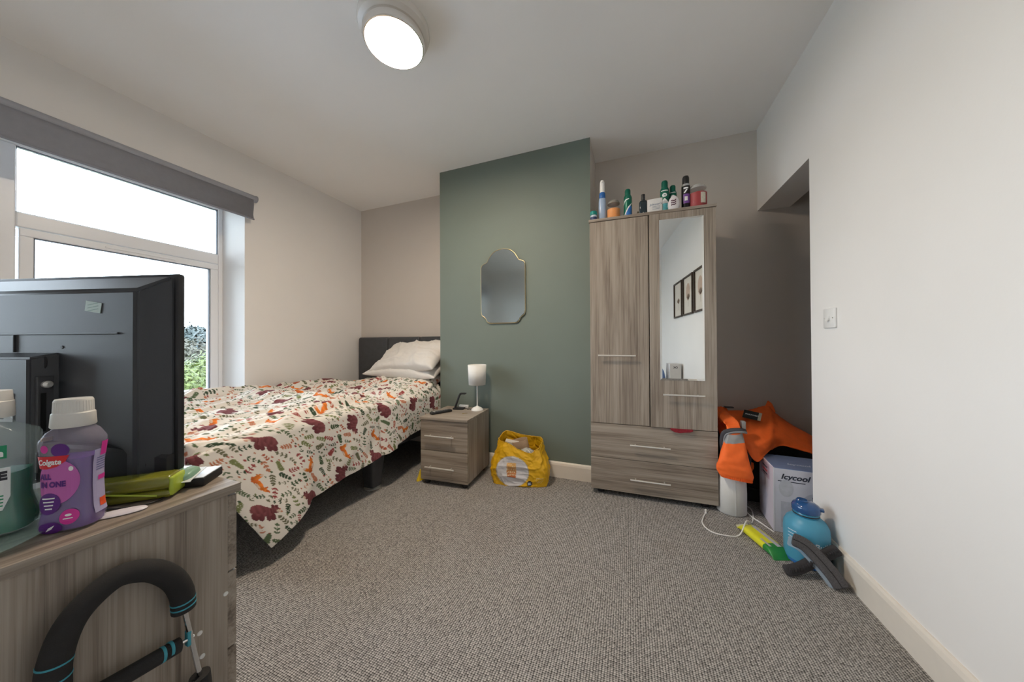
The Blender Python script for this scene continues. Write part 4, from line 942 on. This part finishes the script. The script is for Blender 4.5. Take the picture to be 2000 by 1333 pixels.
# ---- orange hi-vis jacket thrown over the holdall and carton
ORJ = mat('orange_hi_vis_fabric', (.95, .155, .022), .7, var=.05, vscale=30, bump=.2, bscale=500)
GRYR = mat('grey_reflective_tape', (.30, .295, .29), .35, var=.05); GRYC = mat('dark_grey_lining', (.05, .048, .055), .8, var=.1)
jk = thing('hi_vis_jacket', 'bright orange hi-vis work jacket thrown over the bags', 'jacket', (.70, 2.30, .36))
def patch(name, rows, m, parent, n=7, seed=1.0, amp=.008, thick=.006):
    """smooth cloth through a grid of control points"""
    R = [smooth_path(r, n) for r in rows]; k = len(R[0])
    cols = [smooth_path([R[i][j] for i in range(len(R))], n) for j in range(k)]
    V = np.array([[tuple(cols[j][i]) for j in range(k)] for i in range(len(cols[0]))]); nu, nv = V.shape[:2]
    u = np.linspace(0, 3, nu)[:, None]*np.ones((1, nv)); v = np.linspace(0, 3, nv)[None, :]*np.ones((nu, 1))
    d = (ridge(u*1.1+v*.5, v*1.1, 3, seed)-.35)*amp*2+fbm(u*1.5, v*1.5, 3, seed)*amp
    V[..., 2] += d; V[..., 1] -= d*.6
    o = grid_obj(name, V.reshape(-1, 3)-np.array(jk.location), nu, nv, m, parent); md = o.modifiers.new('t', 'SOLIDIFY'); md.thickness = thick; md.offset = 0
    return o
rows = [
 [(.512, 2.585, .43), (.66, 2.59, .42), (.77, 2.59, .42), (.87, 2.59, .43), (.95, 2.59, .40), (1.11, 2.58, .33)],
 [(.540, 2.50, .536), (.672, 2.50, .538), (.775, 2.50, .550), (.845, 2.50, .575), (.925, 2.50, .508), (1.095, 2.50, .385)],
 [(.530, 2.38, .482), (.641, 2.37, .490), (.735, 2.36, .508), (.814, 2.36, .500), (.910, 2.38, .462), (1.050, 2.40, .367)],
 [(.522, 2.28, .440), (.608, 2.25, .440), (.672, 2.20, .410), (.752, 2.22, .420), (.834, 2.28, .415), (1.010, 2.33, .348)],
 [(.545, 2.235, .37), (.625, 2.21, .372), (.678, 2.150, .318), (.748, 2.205, .366), (.842, 2.27, .394), (1.005, 2.30, .345)]]
obj_body = patch('body_panel', rows, ORJ, jk, 8, 2.0, .012)
patch('lining', [[(.55, 2.26, .385), (.62, 2.225, .375), (.665, 2.185, .35)], [(.58, 2.255, .29), (.63, 2.225, .285), (.668, 2.215, .27)], [(.60, 2.26, .215), (.64, 2.235, .21), (.675, 2.235, .215)]], GRYC, jk, 6, 5, .004)
patch('hem_flap', [[(.57, 2.275, .31), (.62, 2.25, .29), (.69, 2.25, .275)], [(.58, 2.265, .245), (.63, 2.24, .24), (.69, 2.245, .25)], [(.60, 2.27, .20), (.64, 2.245, .195), (.68, 2.25, .22)]], ORJ, jk, 6, 4, .004)
patch('collar', [[(.806, 2.47, .53), (.835, 2.49, .59), (.850, 2.50, .612)], [(.826, 2.46, .52), (.853, 2.48, .565), (.866, 2.49, .597)], [(.85, 2.455, .505), (.872, 2.47, .53), (.880, 2.48, .55)]], ORJ, jk, 5, 3, .002)
def sleeve(name, rings_, m, parent, n=28, seed=1.0, amp=.004):
    """flattened fabric tube: rings of (centre, half width vector, half depth vector)"""
    C = smooth_path([r[0] for r in rings_], 7); A = smooth_path([r[1] for r in rings_], 7); B = smooth_path([r[2] for r in rings_], 7)
    R = []
    for i, (c, a, b_) in enumerate(zip(C, A, B)):
        ring = []
        for k in range(n):
            t = 2*PI*k/n; ct, st_ = math.cos(t), math.sin(t)
            p = c+a*math.copysign(abs(ct)**.75, ct)+b_*math.copysign(abs(st_)**.75, st_)
            d = amp*float(fbm(np.array([i*.25+seed]), np.array([k*.35]), 3, seed)[0]); ring.append(p+b_.normalized()*d*3-Vector(jk.location))
        R.append(ring)
    return R
SL = [((.535, 2.185, .545), (.030, .006, .0), (0, .022, .02)), ((.556, 2.150, .525), (.034, .006, .0), (0, .020, .02)), ((.562, 2.125, .480), (.038, .006, .006), (0, .020, .010)),
      ((.556, 2.108, .405), (.056, .006, .004), (0, .026, .004)), ((.550, 2.092, .320), (.076, .006, -.004), (0, .028, .0)), ((.552, 2.088, .262), (.090, .006, -.012), (0, .026, 0)), ((.560, 2.090, .222), (.076, .006, -.010), (0, .022, 0))]
SL = [(Vector(a), Vector(b_), Vector(c)) for a, b_, c in SL]
R = sleeve('sleeve', SL, ORJ, jk)
k1, k2 = int(len(R)*.33), int(len(R)*.45)
so = obj('sleeve', addloft(bmesh.new(), R[:k1+1], True, True, False), ORJ, jk, 70); obj('reflective_band', addloft(bmesh.new(), R[k1:k2+1], True, False, False), GRYR, so, 70)
obj('lower_sleeve', addloft(bmesh.new(), R[k2:], True, False, True), ORJ, jk, 70)
for k in range(30):   # elastic cuff ribs
    t = PI+PI*(k+.5)/30; c, a, b_ = SL[-1]; p = c+a*math.copysign(abs(math.cos(t))**.75, math.cos(t))*1.01+b_*math.copysign(abs(math.sin(t))**.75, math.sin(t))*1.03-Vector(jk.location)
    obj('cuff_rib', tube([p, p+Vector((0, -.002, .020))], .0016, 5), ORJ, jk)
nk = smooth_path([(.508, 2.150, .360), (.504, 2.135, .42), (.512, 2.125, .468), (.540, 2.115, .487), (.585, 2.115, .494), (.612, 2.13, .488)], 8)
obj('zip_edge', tube([p-Vector(jk.location) for p in nk], .014, 12), GRYC, jk, 60); obj('inner_zip', tube([p-Vector(jk.location)+Vector((.006, -.010, -.006)) for p in nk], .007, 8), mat('grey_zip', (.22, .22, .23), .5, var=.05), jk, 60)
patch('shoulder', [[(.508, 2.42, .56), (.545, 2.44, .57), (.60, 2.45, .555)], [(.508, 2.30, .555), (.550, 2.30, .560), (.61, 2.31, .525)], [(.512, 2.19, .520), (.555, 2.17, .530), (.605, 2.20, .500)]], ORJ, jk, 7, 6, .010)
obj('reflective_band', box((.610-.70, 2.168-2.30, .475-.36), (.632-.70, 2.20-2.30, .535-.36), .004), GRYR, jk)
tg = obj('swing_tag', xform(box((-.045, -.030, -.001), (.045, .030, .001)), (.712-.70, 2.335-2.30, .542-.36), (.75, .12, -.42)), mat('black_card_tag', (.018, .018, .016), .4, var=.1), jk, label='black card swing tag')
o = obj('lettering', xform(text_bm('PORTWEST', .0135, 0, .0004), (0, 0, .0016)), mat('silver_print', (.6, .6, .58), .5, var=0), tg); o.location = (.712-.70, 2.335-2.30, .542-.36); o.rotation_euler = (.75, .12, -.42)
o = obj('tag_border', xform(rect2(.030, -.030, .045, .030), (0, 0, .0013)), mat('kraft_card', (.42, .37, .28), .6, var=.05), tg); o.location = (.712-.70, 2.335-2.30, .542-.36); o.rotation_euler = (.75, .12, -.42)
obj('loop_label', box((.585-.70, 2.40-2.30, .566-.36), (.635-.70, 2.43-2.30, .574-.36), .002), BLACK, jk)

# ---- big blue water jug
jg = thing('water_jug', 'large translucent blue water jug by the white wall', 'jug', (.748, 1.800, 0), math.radians(-18))
JUG = mat('blue_jug_plastic', (.075, .31, .46), .38, var=.06, vscale=6)
jp = [(.066, 0), (.076, .005), (.079, .02), (.080, .14), (.078, .165), (.068, .188), (.050, .204), (.044, .208)]
b = lathe(jp, 56); b.faces.ensure_lookup_table()
for f in b.faces:
    z = f.calc_center_median().z; f.material_index = 1 if z < .055 else 0
obj('body', b, [JUG, mat('deep_blue_jug_plastic', (.03, .15, .42), .38, var=.04)], jg, 50)
NVC = mat('navy_translucent_cap', (.015, .075, .22), .18, var=.05, coat=.5)
obj('neck', lathe([(.044, .206), (.046, .210), (.046, .222), (.043, .226)], 48), mat('teal_blue_neck', (.03, .22, .36), .25, var=.02, coat=.3), jg, 40); obj('seal_ring', lathe([(.0465, .2135), (.0475, .216), (.0465, .2185)], 48), BLACK, jg)
cp = obj('cap', lathe([(.046, .226), (.050, .229), (.050, .247), (.045, .258), (.030, .268), (.001, .270)], 48), NVC, jg, 40); obj('cap_tab', box((.030, -.014, .240), (.060, .014, .252), .004), NVC, cp, 40); obj('drink_cap', lathe([(.022, .262), (.022, .272), (.018, .276), (.001, .276)], 28, (-.012, 0, 0)), NVC, cp, 40)
def on_jug(name, bm, m): return obj(name, wrap(bm, lambda x, y: cyl_surf(.0798)(x, y, .0012), .006), m, jg)
PALEB = mat('pale_print', (.62, .74, .82), .5, var=0)
on_jug('lettering', xform(text_bm('Build', .034, .2, .0008), (.052, .108, 0)), PALEB)
for k in range(6):
    w_ = (.05, .038, .055, .042, .05, .035)[k]; on_jug('print_line', xform(rect2(-.085, .075+.0145*k, -.085+w_, .0785+.0145*k), (.012, 0, 0)), PALEB)
# ---- packet on the carpet
pk = thing('wipes_packet', 'yellow and green packet lying on the carpet beside the jug', 'packet', (.612, 1.880, 0), math.radians(-71))
YEL = mat('yellow_film', (.72, .70, .03), .35, var=.04, coat=.3); GRN = mat('green_film', (.02, .22, .04), .35, var=.1, coat=.3)
rings = []
for x, hy, hz in ((-.135, .036, .003), (-.125, .040, .006), (-.105, .042, .030), (-.06, .043, .036), (.0, .043, .036), (.055, .043, .036)): rings.append([(x, y, max(0.0, .018*0+hz*.5+z)) for x_, y, z in [(0, p[0], p[1]) for p in superring(hy, hz*.5, 0, 28, 3.2)]])
obj('yellow_body', addloft(bmesh.new(), rings), YEL, pk, 60)
rings = []
for x, hy, hz in ((.055, .0432, .0362), (.090, .043, .034), (.108, .042, .018), (.116, .044, .004), (.124, .045, .002)): rings.append([(x, p[0], hz*.5+p[1]) for p in superring(hy, hz*.5, 0, 28, 3.2)])
obj('green_end', addloft(bmesh.new(), rings), GRN, pk, 60)
SILV = mat('silver_film', (.50, .49, .52), .35, .2, var=.1, vscale=60)
obj('clear_panel', box((-.085, .006, .0352), (.082, .024, .0370), .001), SILV, pk); obj('clear_panel', box((.02, -.030, .0352), (.080, -.020, .0368), .001), SILV, pk)
obj('red_print', xform(rect2(-.10, -.004, -.055, .006), (0, .0425, .018), (-PI/2, 0, 0)), mat('red_brown_print', (.50, .09, .02), .5, var=.1), pk)
for k in range(3): obj('print_line', xform(rect2(-.045, -.006+.005*k, .03, -.004+.005*k), (0, .0432, .018), (-PI/2, 0, 0)), mat('olive_print', (.35, .30, .04), .5, var=0), pk)
o = obj('tail_film', addloft(bmesh.new(), [[(-.15, -.03, .002), (-.15, .028, .008), (-.15, .028, .0095), (-.15, -.03, .0035)], [(-.130, -.036, .001), (-.130, .036, .004), (-.130, .036, .006), (-.130, -.036, .004)]]), mat('pale_clear_film', (.72, .72, .50), .3, var=.05, alpha=.8), pk)
# ---- curved grip straps
GRIPM = mat('charcoal_felt', (.085, .080, .082), .95, var=.3, vscale=300, bump=.4, bscale=900); GRIPD = mat('dark_ridged_rubber', (.035, .033, .036), .75, var=.15, vscale=60)
def strap(path, wdir, hw, ht, n=6):
    P = smooth_path(path, n); rings = []
    for i, p in enumerate(P):
        t = (P[min(i+1, len(P)-1)]-P[max(i-1, 0)]).normalized(); wv = (Vector(wdir)-t*t.dot(Vector(wdir))).normalized(); nn = t.cross(wv)
        sc_ = .75 if i in (0, len(P)-1) else 1.0
        rings.append([p+wv*x*sc_+nn*z*sc_ for x, z in [(q[0], q[1]) for q in superring(hw, ht, 0, 20, 3.5)]])
    return addloft(bmesh.new(), rings)
gs_ = thing('felt_strap', 'charcoal felt curved strap leaning across the blue jug', 'strap', (.72, 1.67, 0))
pA = [(.660-.72, 1.700-1.67, .138), (.700-.72, 1.690-1.67, .125), (.740-.72, 1.665-1.67, .085), (.770-.72, 1.640-1.67, .045), (.786-.72, 1.622-1.67, .014)]
obj('pad', strap(pA, (.70, .07, .67), .027, .010), GRIPM, gs_, 60)
obj('seam', tube([p+Vector((-.003, -.0088, .0050)) for p in smooth_path(pA, 6)], .0014, 6), BLACK, gs_, 60)
obj('clear_backing', strap([(x-.012, y+.012, max(.006, z-.014)) for x, y, z in pA], (.70, .07, .67), .022, .003), mat('clear_blue_plastic', (.45, .55, .65), .1, var=0, alpha=.45, coat=.5), gs_, 60)
gb = thing('ridged_bar', 'dark ridged rubber bar crossing under the felt strap', 'bar', (.72, 1.69, 0))
pB = [(.615-.72, 1.655-1.69, .019), (.67-.72, 1.672-1.69, .032), (.73-.72, 1.692-1.69, .066), (.78-.72, 1.706-1.69, .096), (.822-.72, 1.722-1.69, .116)]
obj('bar', strap(pB, (-.46, .53, .61), .021, .008), GRIPD, gb, 60)
PB = smooth_path(pB, 6)
for i in range(2, len(PB)-2, 1): obj('ridge', xform(box((-.003, -.010, -.006), (.003, .002, .006), .001), PB[i]+Vector((0, -.012, .010)), (0, 0, 0)), GRIPD, gb)
# ---- white charging cable on the carpet
cab = thing('white_cable', 'white charging cable looping on the carpet by the wardrobe', 'cable', (.5, 2.0, 0))
cp_ = [(.407, 2.085), (.385, 2.03), (.368, 1.96), (.392, 1.895), (.450, 1.880), (.52, 1.905), (.575, 1.985), (.622, 2.060), (.655, 2.15), (.668, 2.225), (.650, 2.26), (.632, 2.20), (.645, 2.13), (.672, 2.07), (.700, 2.00)]
obj('lead', tube(smooth_path([(x-.5, y-2.0, .004+(.040 if 5 < i < 7 else 0)) for i, (x, y) in enumerate(cp_)], 8), .0032, 8), WHITEP, cab, 60)
obj('plug', tube([(.407-.5, 2.082-2.0, .006), (.415-.5, 2.120-2.0, .007)], .0058, 10), WHITEP, cab, 40)

# ================================================================== YELLOW CARRIER BAG
def make_bag():
    t = thing('carrier_bag', 'yellow carrier bag with white round print against the green wall', 'bag', (-.745, 2.125, 0), math.radians(11))
    nr, n = 60, 200; V = []; SZ = []
    for i in range(nr):
        f = i/(nr-1)
        ev = 4.2-1.6*f; th = np.linspace(0, 2*PI, 1441); cx_, sy_ = np.cos(th), np.sin(th)
        px_ = .19*np.sign(cx_)*np.abs(cx_)**(2/ev); py_ = .105*np.sign(sy_)*np.abs(sy_)**(2/ev)
        arc_ = np.r_[0, np.cumsum(np.hypot(np.diff(px_), np.diff(py_)))]; tk = np.interp(np.linspace(0, arc_[-1], n, endpoint=False), arc_, th)
        for k in range(n):
            a = float(tk[k]); ct, st_ = math.cos(a), math.sin(a)
            rim = .302+.022*math.cos(a-2.4)-.050*math.exp(-((((a-4.95+PI) % (2*PI))-PI)/.55)**2)+.012*math.sin(3*a+.6)
            z = f*rim; e = 4.2-1.6*f
            hw = (.190+.024*math.sin(PI*min(1, f*1.3))-.035*f**2); hd2 = (.100+.012*math.sin(PI*f)-.004*f)
            x = hw*math.copysign(abs(ct)**(2/e), ct); y = hd2*math.copysign(abs(st_)**(2/e), st_)
            V.append((x, y, z)); SZ.append((a, f))
    V = np.array(V); A = np.array(SZ)
    d = (ridge(A[:, 0]*2.2+A[:, 1]*1.5, A[:, 1]*4-A[:, 0]*.6, 3, 1.7)-.35)*.020+fbm(A[:, 0]*2.5, A[:, 1]*5, 3, 2.2)*.010
    nrm = V[:, :2]/np.linalg.norm(V[:, :2], axis=1, keepdims=True); V[:, :2] += nrm*d[:, None]
    V[:, 1] = np.minimum(V[:, 1], .118); V[:, 2] = np.maximum(V[:, 2], .0005)
    front = V[:, 1] < -.03; x, z = V[:, 0], V[:, 2]
    C = np.tile(np.array([.76, .43, .010]), (len(V), 1))
    circ = front & (((x+.045)/.118)**2+((z-.105)/.108)**2 < 1); C[circ] = (.66, .65, .68)
    edge = front & circ & (((x+.045)/.118)**2+((z-.105)/.108)**2 > .93); C[edge] = (.42, .36, .25)
    egg = front & (np.abs(x+.050) < .034-.10*np.abs(z-.10)*(z < .10)*.6) & (np.abs(z-.115) < .050); C[egg] = np.array([.72, .30, .05])*1.0
    tt = np.clip((z[egg]-.065)/.10, 0, 1)[:, None]; C[egg] = (1-tt)*np.array([.45, .10, .02])+tt*np.array([.80, .48, .16])
    mk = egg & (np.sin(x*420+np.sin(z*150)*2) > .45) & (np.sin(z*330) > -.1) & (np.abs(z-.115) < .040); C[mk] = (.80, .72, .50)
    lg_ = front & (np.abs(x-.075) < .018) & (np.abs(z-.028) < .018) & (np.abs(x-.075)+np.abs(z-.028) < .026); C[lg_] = (.02, .02, .03)
    lg2 = lg_ & (np.abs(x-.075) < .009) & (np.abs(z-.028) < .008); C[lg2] = (.45, .55, .66)
    wt = front & (np.abs(x-.145) < .028) & (np.abs(z-.052) < .020) & (np.sin(x*500+z*200) > .5) & (np.sin(z*600) > -.2); C[wt] = (.80, .66, .35)
    F = []
    for i in range(nr-1):
        for k in range(n): F.append((i*n+k, i*n+(k+1) % n, (i+1)*n+(k+1) % n, (i+1)*n+k))
    F.append(tuple(range(n-1, -1, -1)))
    me = bpy.data.meshes.new('shell'); me.from_pydata(V.tolist(), [], F); me.polygons.foreach_set('use_smooth', [True]*len(me.polygons))
    at = me.color_attributes.new('print', 'FLOAT_COLOR', 'POINT'); at.data.foreach_set('color', np.ascontiguousarray(np.c_[C, np.ones(len(C))], dtype=np.float32).ravel())
    me.materials.append(attr_mat('printed_bag_plastic', .38, .12, 60, .5)); o = bpy.data.objects.new('shell', me); COL.objects.link(o); o.parent = t
    md = o.modifiers.new('t', 'SOLIDIFY'); md.thickness = .0012
    # rim hem
    rimp = [Vector(V[(nr-1)*n+k]) for k in range(0, n, 2)]
    obj('rim_hem', tube(rimp, .0028, 6, True), mat('yellow_plastic_hem', (.72, .40, .02), .4, var=.05), t, 60)
    return t
make_bag()
BROWN = mat('brown_paper', (.30, .205, .13), .8, var=.1, vscale=20)
b = addloft(bmesh.new(), [superring(hw, hd2, z, 28, 2.6) for hw, hd2, z in ((.055, .03, 0), (.06, .034, .05), (.062, .036, .13))], cap1=False)
o = obj('paper_sack', b, BROWN, None, 60); o.location = (-.735, 2.160, .165); o.rotation_euler = (.12, -.25, .2); md = o.modifiers.new('t', 'SOLIDIFY'); md.thickness = .002; tag(o, 'brown paper sack inside the yellow carrier bag', 'paper bag')
o = obj('cardboard_sleeve', box((-.05, -.025, 0), (.05, .025, .12), .002), mat('pale_card', (.62, .58, .52), .6, var=.04), None); o.location = (-.835, 2.135, .160); o.rotation_euler = (.1, .18, .25); tag(o, 'pale card box inside the yellow carrier bag', 'box')
crumple('crumpled_wrapper', -.690, 2.120, .200, .065, .040, .045, mat('silver_wrapper', (.52, .53, .50), .35, .3, var=.25, vscale=60), 'crumpled silver wrapper on top inside the yellow bag', 'wrapper', 3.3)
crumple('crumpled_wrapper', -.755, 2.100, .205, .028, .026, .03, mat('green_wrapper', (.03, .20, .05), .5, var=.2, vscale=60), 'small green crumpled wrapper inside the yellow bag', 'wrapper', 5.3)
crumple('paper_filling', -.745, 2.125, .12, .13, .065, .09, mat('brown_card_waste', (.24, .16, .10), .8, var=.25, vscale=30), 'brown paper waste filling the yellow carrier bag', 'paper', 8.1)

# ================================================================== SEEN IN THE WARDROBE MIRROR
def picture(y0, y1, z0, z1, label, seed):
    t = thing('framed_print', label, 'picture', (XR, (y0+y1)/2, (z0+z1)/2), 0, 'framed botanical prints on the long white wall')
    hw, hh = (y1-y0)/2, (z1-z0)/2; FR = mat('dark_brown_frame', (.055, .038, .028), .5, var=.2, vscale=60); PA = mat('ivory_art_paper', (.66, .61, .54), .7, var=.02)
    for lo, hi in (((-hw, -hh), (-hw+.018, hh)), ((hw-.018, -hh), (hw, hh)), ((-hw+.018, -hh), (hw-.018, -hh+.018)), ((-hw+.018, hh-.018), (hw-.018, hh))): obj('frame_rail', box((-.022, lo[0], lo[1]), (0, hi[0], hi[1]), .002), FR, t)
    obj('print', box((-.006, -hw+.018, -hh+.018), (-.002, hw-.018, hh-.018)), PA, t)
    SP = mat('taupe_leaf_print', (.20, .14, .10), .7, var=.05); BL = mat('blush_blob_print', (.50, .37, .29), .7, var=.03)
    f = lambda bm: xform(bm, (-.0066, 0, 0), (PI/2, 0, -PI/2))
    if seed != 1: obj('blush_shape', f(disc2(.01, .04, .075, .10)), BL, t)
    for k in range(9):
        a = -1.0+k*.25; o = xform(disc2(.035+.03*0, 0, .036, .007), (0, -.03, .0004), (0, 0, PI/2+a)); obj('leaf', xform(o, (-.0066, 0, -.02), (PI/2, 0, -PI/2)), SP, t)
    obj('stem', f(rect2(-.002, -.13, .002, -.02)), SP, t); return t
picture(-.33, .03, 1.315, 1.765, 'framed leaf print farthest from the wardrobe in its mirror', 1)
picture(.085, .445, 1.315, 1.765, 'framed leaf print in the middle of the mirrored row', 2)
picture(.500, .860, 1.315, 1.765, 'framed leaf print nearest the mirror edge', 3)
lbx = thing('storage_carton', 'white carton standing on the floor behind the camera', 'carton', (.758, -.08, 0))
obj('carton', box((-.065, -.10, 0), (.065, .10, .735), .004), mat('white_carton', (.66, .65, .64), .5), lbx); obj('lettering', xform(text_bm('OK', .035, 0, .001), (.0, .1006, .69), (PI/2, 0, PI)), INK, lbx)
o = crumple('laundry_bag', .565, -.10, .38, .12, .12, .43, mat('blue_plastic_bag', (.16, .26, .52), .4, var=.15, vscale=20), 'blue plastic bag standing beside the white carton', 'bag', 11.0, amp=.35, floor=-.38)
